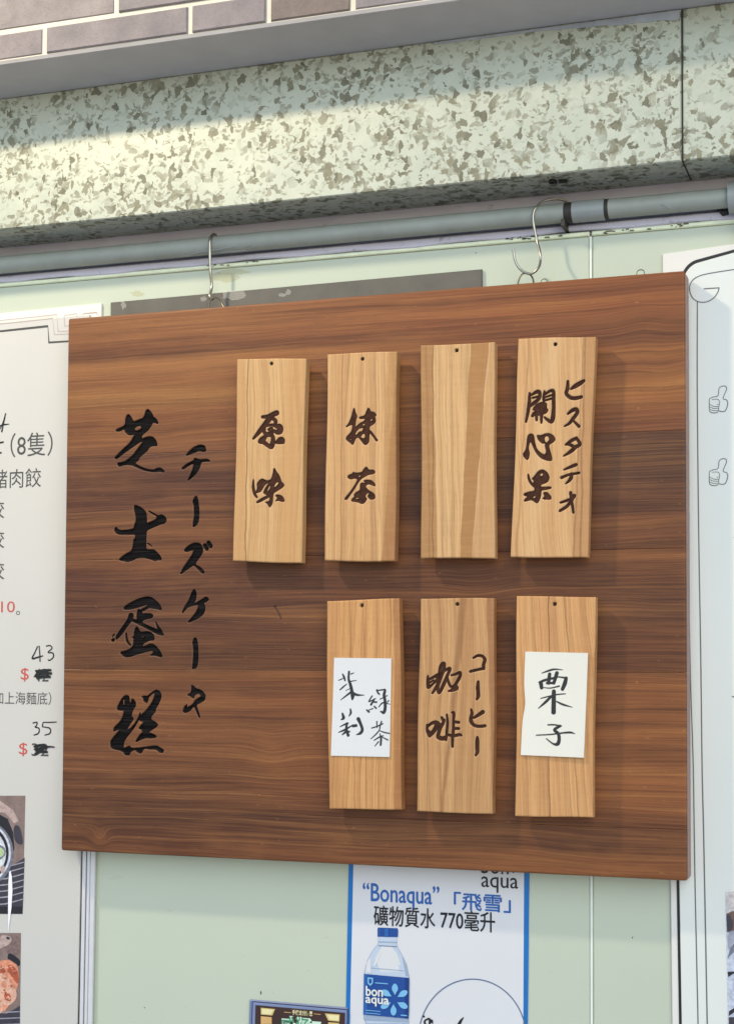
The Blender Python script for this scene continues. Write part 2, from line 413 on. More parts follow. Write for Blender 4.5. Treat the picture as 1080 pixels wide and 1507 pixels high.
def smudge(px, py, rx, ry, mat, y, parent, name='adhesive_smudge', n=16):
    P = []
    for i in range(n):
        t = 2 * math.pi * i / n; k_ = rnd.uniform(.65, 1.2); w = un(px + rx * k_ * math.cos(t), py + ry * k_ * math.sin(t), y); P.append((w[0], w[2]))
    mb = MB(); mb.sheet(P, y); return mb.build(name, mat, parent)
glue = NT('old_glue'); glue.b.inputs['Alpha'].default_value = .22; glue.done(srgb(196, 186, 120), .35)
glue2 = NT('dust_smear'); glue2.b.inputs['Alpha'].default_value = .25; glue2.done(srgb(225, 220, 205), .6)
for a_ in ((203, 432, 11, 5), (330, 408, 20, 7), (343, 400, 26, 4)): smudge(*a_, glue.m, -.0003, wall)
for a_ in ((168, 1292, 14, 3), (480, 1380, 5, 2), (250, 1340, 7, 2)): smudge(*a_, glue2.m, -.0003, wall)
for a_ in ((384, 1461, .9, 3), (213, 1483, 1.2, 1), (700, 372, 1, 1), (930, 1380, 1, 1.5)): smudge(*a_, MAT['line'], -.0003, wall, 'speck', 7)
# ledge (the painted soffit under the bricks)
YL = -.135
zl = un(0, 90, YL)[2]; zd = 2.2262
m = MB()
prof = [(YL, zl), (YL + .003, zl - .0035), (-.066, zd + .0015), (-.066, zd + .02), (.006, zd + .02), (.006, zl + .012), (YL, zl + .0)]
prof = [(YL, zl), (YL + .002, zl - .003), (-.062, zd - .0005), (.0055, zd - .0005), (.0055, zl - .0002), (YL + .012, zl - .0002)]
V = [(x, p[0], p[1]) for x in (WX0, WX1) for p in prof]; n = len(prof)
m.add(V, [tuple(range(n)), tuple(range(n, 2 * n))[::-1]] + [(i + n, (i + 1) % n + n, (i + 1) % n, i) for i in range(n)])
ledge = m.build('ledge', MAT['soffit']); tag(ledge, kind='structure')
bw = MB(); bw.box((WX0, YL + .0008, zl), (WX1, .0055, 3.0)); bw = bw.build('brick_wall', MAT['mortar']); tag(bw, kind='structure')
bm = [brick_mat('brick_purple', srgb(142, 133, 131), srgb(124, 117, 116)), brick_mat('brick_grey', srgb(150, 141, 136), srgb(128, 120, 117)),
      brick_mat('brick_brown', srgb(130, 117, 108), srgb(113, 102, 95))]
def X(px, py, y): return un(px, py, y)[0]
r1 = un(0, 48, YL)[2]; r0z = zl + .0012; bh = r1 - r0z - .0025
j2 = [X(-140, 96, YL), X(66, 78, YL), X(280, 46, YL), X(395, 30, YL), X(519, 12, YL)]
L = .148
row = [(j2[0], j2[1]), (j2[1], j2[2]), (j2[2], j2[3]), (j2[3], j2[4])]
bl = []
for i, (a, b) in enumerate(row): bl.append((a, b, r0z, r1 - .0025, [0, 0, 0, 2][i], .0028 if i != 2 else .0028))
x = j2[4]
while x < .55: bl.append((x, x + L, r0z, r1 - .0025, rnd.choice([0, 1, 2]), .0028)); x += L
x = j2[0]
while x > -1.6: bl.append((x - L, x, r0z, r1 - .0025, rnd.choice([0, 1, 2]), .0028)); x -= L
for k in range(1, 3):
    z0 = r1 + .0025 + (k - 1) * .041; off = X(172, 14, YL) if k == 1 else X(172, 14, YL) + L / 2
    for i in range(-6, 9):
        a = off + i * L; bl.append((a, a + L, z0, z0 + .036, rnd.choice([0, 0, 1]) if i < 2 else rnd.choice([1, 2]), .0028))
for a, b, z0, z1, k, g in bl:
    q = MB(); dy = rnd.uniform(-.0008, .0008)
    q.box((a + g, YL - .001 + dy, z0), (b - g, YL + .02, z1), 0, .0012)
    q.build('brick', bm[k], bw)

# ------------------------------------------------------------------ duct
dz0, dz1, DY = 2.0795, 2.2255, -.06
duct = empty('metal_duct', (-.5, 0, dz0), label='galvanised metal duct with mottled spangle finish running above the pipe', cat='duct')
xs = X(1003, 120, DY)
for a, b in ((WX0, xs - .0009), (xs + .0009, WX1)):
    q = MB(); q.box((a, DY, dz0), (b, .0055, dz1), 0, .0012); q.build('duct_section', MAT['duct'], duct)
q = MB(); q.box((xs - .0009, DY + .0015, dz0 + .001), (xs + .0009, .005, dz1 - .001)); q.build('seam', MAT['black'], duct)
q = MB()
a, b = X(640, 70, DY), xs - .002; N = 30
top = []; bot = []
for i in range(N + 1):
    xx = a + (b - a) * i / N; w = .0022 + (.007 * max(0, (i / N - .45) / .55)) * (.8 + .4 * rnd.random())
    bot.append((xx, dz1 - .0014 - w)); top.append((xx, dz1 - .0012))
q.prism(bot + top[::-1], DY - .0006, DY + .0002); q.build('foil_tape', MAT['foil'], duct)
p = un(822, 264, -.03); q = MB()
for k in range(5):
    s = rnd.uniform(.001, .003); o_ = rnd.uniform(-.008, .008)
    q.box((p[0] + o_ - s, -.045 + rnd.uniform(-.006, .006), dz0 - .0025), (p[0] + o_ + s, -.036, dz0 + .001), 0, .0004)
q.build('bolt', MAT['black'], duct)

# ------------------------------------------------------------------ pipe
PYc, PZc, PR = -.0125, 2.0542, .0097
pz = lambda x: PZc
pipe = empty('grey_pipe', (-.5, PYc, PZc - PR), label='thin grey pipe running along the wall under the metal duct', cat='pipe')
def cyl(x0, x1, r, mat, name, parent=pipe, y=PYc, z=PZc, n=28):
    q = MB(); q.tube([(x0, y, z), (x1, y, z)], r, n); return q.build(name, mat, parent, smooth=True)
xa, xb, xc, xd = X(831, 315, PYc), X(843, 315, PYc), X(890, 308, PYc), X(896, 308, PYc)
cyl(WX0, xa, PR, MAT['pipe'], 'tube'); cyl(xd, X(1074, 290, PYc), PR, MAT['pipe'], 'tube')
cyl(xa, xb, PR + .0003, MAT['band'], 'rubber_ring'); cyl(xc, xd, PR + .0002, MAT['band'], 'rubber_ring')
cyl(xb, xc, PR + .0010, MAT['pipe2'], 'coupler')
xe = X(1072, 290, PYc)
el = cyl(xe, xe + .05, PR + .0055, MAT['pipe2'], 'elbow')
q = MB(); q.tube([(xe + .018, PYc, PZc), (xe + .018, PYc - .004, PZc - .03)], .006, 16); q.build('elbow_spigot', MAT['white_cool'], pipe, smooth=True)
p = un(1064, 309, -.004); q = MB(); q.prism([(p[0] - .008, p[2] + .003), (p[0] + .006, p[2] + .003), (p[0] + .005, p[2] - .005), (p[0] - .001, p[2] - .006)], -.006, .005, 0, .001)
q.build('bracket', MAT['black'], pipe)
p = un(831, 332, PYc); q = MB(); q.box((p[0] - .0022, -.022, p[2] - .003), (p[0] + .0016, .005, p[2] + .004), 0, .0005); q.build('clip', MAT['band'], pipe)
# dried glue drips on the pipe
def ribbon_pts(P, y):
    """P: photo points with width (px) -> world (x,z,w)"""
    out = []
    for (px, py, w) in P:
        a = un(px, py, y); b = un(px + w, py, y); out.append((a[0], a[2], abs(b[0] - a[0])))
    return np.array(out)
q = MB()
for pts in ([(272, 376), (290, 370), (310, 368), (345, 362)], [(360, 362), (368, 360)], [(320, 388), (345, 386), (358, 388)], [(972, 300), (978, 302), (984, 305)]):
    P3 = []
    for (a, b) in pts:
        w = un(a, b, PYc - PR); dz = w[2] - PZc; dz = max(-PR * .95, min(PR * .95, dz))
        P3.append((w[0], PYc - math.sqrt(max(0, PR * PR - dz * dz)) - .0001, PZc + dz))
    q = MB(); q.tube(spline(P3, 4), .0007, 6); q.build('glue_drip', MAT['pipe2'], pipe, smooth=True)

# ------------------------------------------------------------------ traced lettering
class Glyphs:
    def __init__(s, y): s.y = y; s.poly = []; s.hole = []; s.st = []
    def crop(s, ox, oy, k): s.o = (ox, oy, k); return s
    def _w(s, x, z): ox, oy, k = s.o; p = un(ox + x / k, oy + z / k, s.y); return (p[0], p[2])
    def p(s, *P): s.poly.append(np.array([s._w(*q) for q in P])); return s
    def h(s, *P): s.hole.append(np.array([s._w(*q) for q in P])); return s
    def s(self, *P):
        k = self.o[2]; Q = []
        for (x, z, w) in P:
            a = self._w(x, z); b = self._w(x + w, z); Q.append((a[0], a[1], abs(b[0] - a[0]) / 2 * 1.14))
        self.st.append(spline(Q, 5)); return self
    def field(s, XX, ZZ):
        """signed distance (m), positive inside, on the grid"""
        shp = XX.shape; x = XX.ravel(); z = ZZ.ravel(); d = np.full(x.shape, -.02)
        def box(P, m=.004): return np.where((x > P[:, 0].min() - m) & (x < P[:, 0].max() + m) & (z > P[:, 1].min() - m) & (z < P[:, 1].max() + m))[0]
        def sdf(P, i):
            a = x[i]; b = z[i]; best = np.full(a.shape, 1.0); ins = np.zeros(a.shape, bool)
            P = np.vstack([P, P[:1]])
            for k in range(len(P) - 1):
                (x1, z1), (x2, z2) = P[k], P[k + 1]; ex, ez = x2 - x1, z2 - z1; L2 = ex * ex + ez * ez + 1e-15
                t = np.clip(((a - x1) * ex + (b - z1) * ez) / L2, 0, 1)
                best = np.minimum(best, np.hypot(a - x1 - t * ex, b - z1 - t * ez))
                c = ((z1 > b) != (z2 > b)); 
                with np.errstate(divide='ignore', invalid='ignore'): c &= a < ex * (b - z1) / (ez if ez != 0 else 1e-12) + x1
                ins ^= c
            return np.where(ins, best, -best)
        def rounded(P):   # Chaikin once: brush outlines have no hard corners
            Q = []
            for k in range(len(P)):
                a, b = P[k], P[(k + 1) % len(P)]; Q += [a * .8 + b * .2, a * .2 + b * .8]
            return np.array(Q)
        for P in s.poly:
            i = box(P); 
            if len(i): d[i] = np.maximum(d[i], sdf(rounded(P), i))
        for P in s.hole:
            i = box(P)
            if len(i): d[i] = np.minimum(d[i], -sdf(rounded(P), i))
        for S in s.st:
            i = box(S, .006)
            if not len(i): continue
            a = x[i]; b = z[i]; best = np.full(a.shape, -.02)
            for k in range(len(S) - 1):
                (x1, z1, w1), (x2, z2, w2) = S[k], S[k + 1]; ex, ez = x2 - x1, z2 - z1; L2 = ex * ex + ez * ez + 1e-15
                t = np.clip(((a - x1) * ex + (b - z1) * ez) / L2, 0, 1)
                best = np.maximum(best, (w1 + (w2 - w1) * t) - np.hypot(a - x1 - t * ex, b - z1 - t * ez))
            d[i] = np.maximum(d[i], best)
        return d.reshape(shp)

def smooth01(v, a, b): t = np.clip((v - a) / (b - a), 0, 1); return t * t * (3 - 2 * t)

def slab(name, PX_, PZ_, yf, yb, mats, parent, ink=None, depth=None, y_extra=None, uv=None, dist=None):
    """front grid (rows x cols of x and z), skirt and back; ink/depth per vertex"""
    nr, nc = PX_.shape; o3 = org(parent)
    Y = np.full(PX_.shape, yf)
    if y_extra is not None: Y = Y + y_extra
    if depth is not None: Y = Y + depth
    V = np.stack([PX_, Y, PZ_], -1).reshape(-1, 3)
    idx = np.arange(nr * nc).reshape(nr, nc)
    q = np.stack([idx[:-1, :-1], idx[:-1, 1:], idx[1:, 1:], idx[1:, :-1]], -1).reshape(-1, 4)
    loop = list(idx[0, :]) + list(idx[1:, -1]) + list(idx[-1, :-1][::-1]) + list(idx[1:-1, 0][::-1]); n = len(loop)
    A = V[loop]; B = A.copy(); B[:, 1] = yb; base = nr * nc
    V = np.vstack([V, A, B]); s = []
    for i in range(n):
        j = (i + 1) % n; s.append((base + j, base + i, base + n + i, base + n + j))
    me = bpy.data.meshes.new(name)
    V = V - o3; nq = len(q)
    me.vertices.add(len(V)); me.vertices.foreach_set('co', V.ravel())
    corners = np.concatenate([q.ravel(), np.array(s).ravel(), np.arange(base + n, base + 2 * n)[::-1]])
    starts = np.concatenate([np.arange(0, (nq + n) * 4, 4), [(nq + n) * 4]]); tot = np.concatenate([np.full(nq + n, 4), [n]])
    me.loops.add(len(corners)); me.loops.foreach_set('vertex_index', corners.astype(np.int32))
    me.polygons.add(nq + n + 1); me.polygons.foreach_set('loop_start', starts.astype(np.int32)); me.polygons.foreach_set('loop_total', tot.astype(np.int32))
    sm = np.zeros(nq + n + 1, bool); sm[:nq] = True; me.polygons.foreach_set('use_smooth', sm)
    if len(mats) > 1:
        mi = np.zeros(nq + n + 1, np.int32); mi[nq:] = 1; me.polygons.foreach_set('material_index', mi)
    me.update(calc_edges=True)
    for m_ in mats: me.materials.append(m_)
    at = me.attributes.new('ink', 'FLOAT', 'POINT'); val = np.zeros(len(V))
    if ink is not None: val[:base] = ink.ravel()
    at.data.foreach_set('value', val.astype(np.float32))
    if dist is not None:
        dd = dist.ravel()
        for nm, fn in (('lit_rim', .36 * np.exp(-((dd + .0004) / .00028) ** 2)), ('core', smooth01(dd, .0003, .0011))):  # pale rim: lit lip of each carved stroke, stored as colour
            at = me.attributes.new(nm, 'FLOAT', 'POINT'); val = np.zeros(len(V)); val[:base] = fn; at.data.foreach_set('value', val.astype(np.float32))
    if uv is not None:
        U = np.zeros((len(V), 2)); U[:base] = uv.reshape(-1, 2); U[base:base + n] = U[loop]; U[base + n:] = U[loop]
        l = me.uv_layers.new(name='uv'); l.data.foreach_set('uv', U[corners].ravel().astype(np.float32))
    me.validate()
    o = bpy.data.objects.new(name, me); COL.objects.link(o); o.parent = parent
    return o

# ------------------------------------------------------------------ the sign board
BY = -.037; BB = -.012
bg_ = Glyphs(BY)
bg_.crop(160, 600, 12).p((120,400),(150,375),(210,350),(270,320),(290,280),(290,220),(305,160),(330,120),(360,118),(400,165),(430,230),(450,245),(540,205),(610,180),(635,120),(650,55),(690,20),(730,55),(770,105),(790,165),(835,190),(880,265),(865,290),(820,270),(780,265),(750,330),(700,400),(640,450),(590,490),(585,540),(600,545),(650,520),(720,505),(780,515),(830,565),(860,640),(855,680),(760,680),(710,715),(690,760),(600,830),(550,880),(530,930),(480,965),(470,985),(560,1040),(680,1085),(790,1100),(850,1065),(920,1060),(990,1120),(970,1145),(900,1130),(780,1140),(640,1115),(500,1060),(420,1020),(330,1010),(250,1020),(185,1045),(150,1000),(160,970),(220,965),(290,945),(350,900),(430,830),(480,760),(540,680),(595,610),(570,600),(480,660),(380,730),(270,810),(180,880),(130,915),(100,890),(120,860),(180,800),(260,720),(350,640),(390,590),(440,500),(450,470),(400,490),(340,480),(290,430),(270,380),(200,420),(140,420)).h((450,390),(480,340),(560,315),(580,365),(500,410))
bg_.crop(155, 735, 10.8).p((455,100),(480,90),(540,110),(600,150),(645,200),(660,260),(660,380),(700,360),(800,320),(820,270),(690,200),(685,180),(720,190),(840,260),(880,240),(930,255),(970,300),(970,350),(940,385),(880,400),(780,440),(700,475),(660,500),(655,560),(650,640),(648,760),(660,800),(770,795),(810,830),(860,880),(890,930),(895,970),(850,965),(780,980),(740,960),(600,925),(500,935),(420,980),(340,990),(260,975),(215,965),(240,925),(300,880),(360,845),(410,820),(420,800),(440,720),(445,640),(470,620),(475,560),(400,560),(300,560),(210,560),(160,530),(140,480),(160,440),(185,445),(200,475),(260,490),(380,480),(450,460),(460,400),(480,360),(485,300),(475,240),(460,180)).s((670,700,10),(705,718,12),(740,750,8))
bg_.crop(155, 870, 11.37).p((300,285),(340,240),(420,190),(520,140),(620,105),(710,90),(780,105),(850,160),(910,220),(945,290),(930,325),(880,305),(800,295),(730,280),(650,330),(600,340),(590,310),(700,250),(690,230),(600,260),(500,290),(400,310),(320,310)).p((530,350),(540,310),(570,300),(600,320),(620,350),(620,380),(680,372),(770,375),(803,405),(790,450),(720,465),(650,480),(620,510),(605,545),(560,530),(525,500),(522,430))
bg_.s((430,415,75),(400,490,65),(330,590,60),(260,690,60),(200,770,45),(185,800,20)).s((430,480,30),(530,515,45),(640,570,45),(780,640,50),(900,695,60),(965,728,26)).s((845,520,12),(880,600,30),(920,680,60)).s((125,822,40),(140,812,36)).s((122,760,14),(135,738,14),(155,728,14))
bg_.s((350,710,20),(355,780,28),(375,850,30),(420,905,20)).p((440,775),(475,755),(480,690),(500,620),(520,590),(550,610),(580,670),(600,685),(700,672),(760,685),(810,730),(825,800),(810,825),(740,830),(690,850),(640,880),(620,930),(700,905),(740,880),(800,885),(860,930),(910,990),(945,1060),(955,1115),(900,1100),(820,1075),(730,1080),(800,1040),(790,1000),(700,1015),(600,1045),(500,1070),(430,1100),(350,1110),(310,1095),(250,1040),(260,1015),(330,1000),(390,975),(440,945),(465,900),(470,840),(475,790)).h((600,780),(660,735),(620,790))
bg_.crop(155, 1005, 11.37).p((195,440),(200,400),(240,320),(280,250),(330,208),(380,208),(405,240),(410,370),(430,300),(450,260),(490,290),(512,340),(510,390),(480,430),(450,500),(440,570),(470,585),(470,620),(440,660),(400,720),(360,790),(420,760),(480,690),(540,600),(575,500),(595,500),(580,590),(520,700),(440,820),(370,900),(320,980),(305,1050),(310,1100),(360,1070),(400,1050),(440,1095),(560,1085),(680,1068),(800,1055),(860,1050),(930,1090),(985,1130),(960,1175),(900,1165),(850,1115),(740,1115),(660,1100),(630,1130),(600,1190),(540,1170),(500,1120),(430,1150),(400,1215),(330,1210),(300,1160),(240,1130),(170,1120),(90,1090),(80,980),(130,910),(200,830),(240,780),(180,800),(130,820),(140,750),(200,690),(250,640),(290,560),(310,470),(260,465),(210,460))
bg_.h((300,285),(318,285),(318,370),(300,370))
bg_.p((600,235),(650,215),(700,225),(750,180),(800,140),(850,115),(900,130),(940,190),(935,260),(900,340),(870,400),(845,430),(845,480),(800,530),(770,570),(770,620),(830,650),(885,700),(860,740),(780,790),(720,830),(790,850),(860,890),(845,920),(760,930),(680,925),(600,950),(500,1000),(520,950),(570,870),(620,830),(600,780),(550,770),(590,710),(640,660),(570,640),(560,580),(600,530),(680,460),(740,380),(790,300),(820,220),(825,170),(780,190),(730,240),(710,320),(700,345),(640,310),(635,260))
bg_.crop(140, 590, 5.38).p((712,438),(740,400),(780,365),(830,345),(870,355),(880,395),(860,405),(820,395),(780,415)).p((680,535),(720,500),(780,470),(785,450),(830,465),(890,458),(915,480),(880,480),(840,485),(830,530),(800,580),(760,615),(728,637),(750,590),(770,545),(780,495),(740,515),(695,545))
bg_.p((770,800),(785,760),(805,750),(815,780),(825,870),(822,950),(800,990),(772,1002),(775,960),(785,900),(780,820))
bg_.p((700,1185),(730,1150),(780,1122),(830,1125),(855,1165),(850,1210),(820,1250),(790,1295),(840,1320),(870,1360),(850,1370),(815,1335),(780,1300),(740,1330),(690,1365),(670,1375),(690,1330),(730,1270),(765,1220),(780,1180),(750,1190),(720,1197)).s((868,1145,26),(885,1170,26)).s((897,1125,28),(915,1150,26))
bg_.crop(140, 850, 5.38).p((685,288),(700,240),(740,180),(765,110),(785,88),(803,120),(800,170),(780,210),(830,180),(880,148),(905,175),(880,195),(860,200),(875,240),(860,290),(810,330),(725,362),(760,320),(800,270),(820,215),(770,225),(730,240),(705,270))
bg_.p((768,520),(780,480),(800,475),(812,510),(818,600),(815,680),(800,720),(765,728),(772,680),(778,600),(775,540))
bg_.p((760,850),(775,855),(800,880),(840,890),(875,930),(870,970),(840,990),(800,1010),(815,1050),(835,1115),(820,1110),(795,1050),(780,1020),(750,1060),(710,1075),(692,1060),(705,1020),(730,1000),(725,1030),(770,1005),(790,970),(840,940),(820,920),(790,930),(780,960),(750,940),(725,930),(760,910))

BX0, BX1, BZ0, BZ1 = -.8688, -.2018, 1.4020, 1.9808
joints = [BZ0, 1.4495, 1.5972, 1.7152, 1.8280, BZ1]
board = empty('sign_board', ((BX0 + BX1) / 2, BB, BZ0), label='large brown wooden board carved with black brush characters, hanging from two hooks', cat='sign board')
def C3(*a): return srgb(*a)
kL, kR = .93, 1.0
def stp(k, *L_): return [(v, srgb(r * k, g_ * k, b_ * k)) for v, r, g_, b_ in L_]
plank_left = {
    4: stp(kL, (0, 138, 92, 68), (.15, 156, 104, 70), (.28, 148, 96, 66), (.40, 182, 132, 86), (.5, 158, 106, 72), (.65, 176, 124, 84), (.72, 116, 74, 54), (.78, 150, 98, 68), (.9, 174, 120, 82), (1, 158, 106, 72)),
    3: stp(kL, (0, 134, 88, 66), (.12, 142, 94, 68), (.35, 128, 82, 64), (.40, 88, 57, 48), (.46, 116, 74, 62), (.7, 110, 72, 62), (.97, 116, 76, 64), (1, 124, 82, 66)),
    2: stp(kL, (0, 108, 70, 54), (.3, 114, 74, 58), (.5, 104, 67, 57), (.8, 110, 71, 61), (.95, 128, 82, 62), (1, 138, 90, 66)),
    1: stp(kL, (0, 98, 62, 47), (.15, 124, 79, 58), (.3, 138, 90, 64), (.42, 126, 80, 58), (.55, 152, 101, 70), (.68, 128, 82, 60), (.8, 150, 98, 68), (.9, 122, 78, 57), (1, 142, 92, 62)),
    0: stp(kL, (0, 122, 76, 55), (.35, 112, 70, 52), (.65, 96, 61, 47), (.9, 90, 57, 45), (1, 104, 66, 50))}
plank_right = {
    4: stp(kR, (0, 120, 76, 58), (.05, 128, 80, 60), (.17, 150, 97, 66), (.3, 168, 114, 74), (.4, 138, 88, 61), (.5, 152, 100, 66), (.58, 118, 72, 52), (.7, 136, 85, 60), (.82, 150, 93, 64), (.92, 134, 82, 58), (1, 142, 87, 61)),
    3: stp(kR, (0, 118, 74, 56), (.25, 124, 79, 60), (.36, 80, 52, 44), (.41, 112, 73, 58), (.6, 94, 65, 57), (.85, 88, 61, 54), (1, 98, 66, 57)),
    2: stp(kR, (0, 106, 66, 50), (.25, 110, 68, 51), (.5, 98, 63, 51), (.7, 106, 67, 52), (.9, 112, 70, 52), (.95, 142, 93, 63), (1, 128, 82, 58)),
    1: stp(kR, (0, 116, 71, 50), (.12, 134, 84, 58), (.3, 150, 96, 65), (.45, 128, 80, 56), (.6, 148, 95, 63), (.8, 134, 84, 58), (.95, 144, 91, 61), (1, 156, 104, 72)),
    0: stp(kR, (0, 122, 75, 52), (.3, 116, 71, 50), (.6, 98, 61, 46), (.85, 104, 65, 49), (1, 94, 58, 44))}
bo = np.array(board.location)
def kn(px, py, r, a_): w = un(px, py, BY) - bo; return (w[0], w[2], r, a_)
KN = {0: [kn(147, 1234, .010, .012)], 4: [kn(945, 476, .020, -.005), kn(975, 545, .018, .003), kn(240, 640, .02, .003)], 1: [kn(400, 1105, .022, .006)], 2: [kn(700, 850, .03, .005)]}
R_e = .0022; R_c = .0028
xt = (X(150, 700, BY), X(318, 700, BY)); zt = (un(200, 1125, BY)[2], un(200, 592, BY)[2])
for k in range(5):
    z0, z1 = joints[k] + (.00008 if k else 0), joints[k + 1] - (.00008 if k < 4 else 0)
    xs_ = sorted(set(np.round(np.concatenate([BX0 + np.array([0, .0004, .001, .0016, .0022, .004]), np.arange(BX0 + .008, xt[0], .006), np.arange(xt[0], xt[1], .0005), np.arange(xt[1] + .003, BX1 - .006, .006), BX1 - np.array([0, .0004, .001, .0016, .0022, .004])]), 6)))
    zs_ = [z0, z0 + .0003, z0 + .0008, z0 + .0014, z0 + .0022]; zz = z0 + .003
    while zz < z1 - .003:
        zs_.append(zz); zz += .0005 if zt[0] < zz < zt[1] else .004
    zs_ += [z1 - .0022, z1 - .0014, z1 - .0008, z1 - .0003, z1]
    gx, gz = np.meshgrid(np.array(xs_), np.array(zs_))
    d = bg_.field(gx, gz)
    d = d + .00022; ink = smooth01(d, -.0002, .0003); dep = np.clip((d + .0003) * 2.2, 0, .0022)
    # rounded outer edge of the board
    def rnd_over(q, r): q = np.clip(q, 0, r); return r - np.sqrt(np.maximum(0, r * r - (r - q) ** 2))
    ye = np.maximum(rnd_over(gx - BX0, R_e), rnd_over(BX1 - gx, R_e))
    if k == 0: ye = np.maximum(ye, rnd_over(gz - BZ0, R_e))
    else: ye = np.maximum(ye, rnd_over(gz - z0, .0003))
    if k == 4: ye = np.maximum(ye, rnd_over(BZ1 - gz, R_e))
    else: ye = np.maximum(ye, rnd_over(z1 - gz, .0003))
    # rounded corners in plan
    PXg = gx.copy()
    for (zc, sgn) in (((BZ0, 1),) if k == 0 else ((BZ1, -1),) if k == 4 else ()):
        e = np.clip(R_c - np.abs(gz - zc), 0, R_c); cut = R_c - np.sqrt(np.maximum(0, R_c ** 2 - e ** 2))
        f0 = np.clip(1 - (gx - BX0) / .03, 0, 1); f1 = np.clip(1 - (BX1 - gx) / .03, 0, 1)
        PXg = PXg + cut * f0 - cut * f1
    uvg = np.stack([(gx - BX0) / (BX1 - BX0), (gz - z0) / (z1 - z0)], -1)
    wm = board_wood('walnut_plank_%s' % 'abcde'[k], 3.7 * k + 1.3, plank_left[k], plank_right[k], .15, (1, .98, .91, .87, .98)[k], KN.get(k, ()))
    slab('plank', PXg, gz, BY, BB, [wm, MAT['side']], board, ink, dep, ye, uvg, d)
# hanging wire loops
def loop(pts, r=.0009, name='hanging_wire', mat='wire'):
    q = MB(); q.tube(spline(pts, 6), r, 8); return q.build(name, MAT[mat], board, smooth=True)
yb = -.026
def P3(px, py, y): return tuple(un(px, py, y))
h1 = [(307, 460, yb), (308, 446, yb), (314, 438, yb + .001), (322, 440, yb + .003), (327, 447, yb + .003), (333, 460, yb)]
loop([P3(*p) for p in h1])
h2 = [(761, 425, yb), (763, 412, yb), (769, 403, yb + .001), (778, 403, yb + .003), (784, 411, yb + .003), (785, 425, yb)]
loop([P3(*p) for p in h2])
loop([P3(*p) for p in [(936, 408, yb), (937, 400, yb), (942, 397, yb), (947, 399, yb), (948, 408, yb)]], .0005, 'eyelet')
loop([P3(*p) for p in [(794, 420, yb), (797, 412, yb), (803, 411, yb), (808, 420, yb)]], .0005, 'eyelet')
def nail(px, py, ytip):
    a = un(px, py, ytip); q = MB(); q.tube([(a[0], BY + .004, a[2]), (a[0], ytip, a[2])], .0011, 10); q.build('nail', MAT['nail'], board, smooth=True)
    q = MB(); 
nail(404, 892, -.0385)
q = MB(); q.tube([P3(406, 895, BY - .0004), P3(411, 903, BY - .0008), P3(414, 911, BY - .0003)], .0004, 6); q.build('bent_pin', MAT['nail'], board)

# ------------------------------------------------------------------ hooks
def hook(name, pts, r, label):
    q = MB(); q.tube(spline(pts, 8), r, 12)
    p0 = np.min(np.array(pts), 0); o = q.build(name, MAT['steel'], smooth=True, origin=(pts[0][0], PYc, p0[2]))
    return tag(o, label, 'hook', 'S hooks holding the sign on the pipe')
xh = X(316, 352, PYc)
yf_, yb_ = PYc - PR - .0016, PYc + PR + .0016
hz = un(316, 437, -.026)[2]
hook('steel_hook', [(xh, yb_, PZc - .006), (xh, yb_, PZc + .002), (xh, PYc + .004, PZc + PR + .001), (xh, PYc - .004, PZc + PR + .001), (xh, yf_, PZc + .003), (xh, yf_, PZc - .010),
      (xh + .0002, yf_ + .001, PZc - .03), (xh + .0006, yf_ + .004, PZc - .046), (xh + .001, -.0255, hz + .0005), (xh + .0012, -.019, hz - .0002), (xh + .001, -.0145, hz + .004)], .0016,
     'steel hook seen edge on, over the pipe near the left end of the board')
h = [(840, 300, PYc + .012), (822, 293, PYc + .004), (800, 296, PYc - .004), (788, 306, yf_ + .001), (784, 318, yf_), (786, 336, yf_), (790, 355, yf_), (795, 377, -.03), (792, 394, -.027), (780, 403, -.026), (766, 397, -.026), (758, 384, -.026), (755, 367, -.026)]
hook('steel_hook', [P3(*p) for p in h], .0013, 'steel S hook showing its open tip, above the right half of the board')

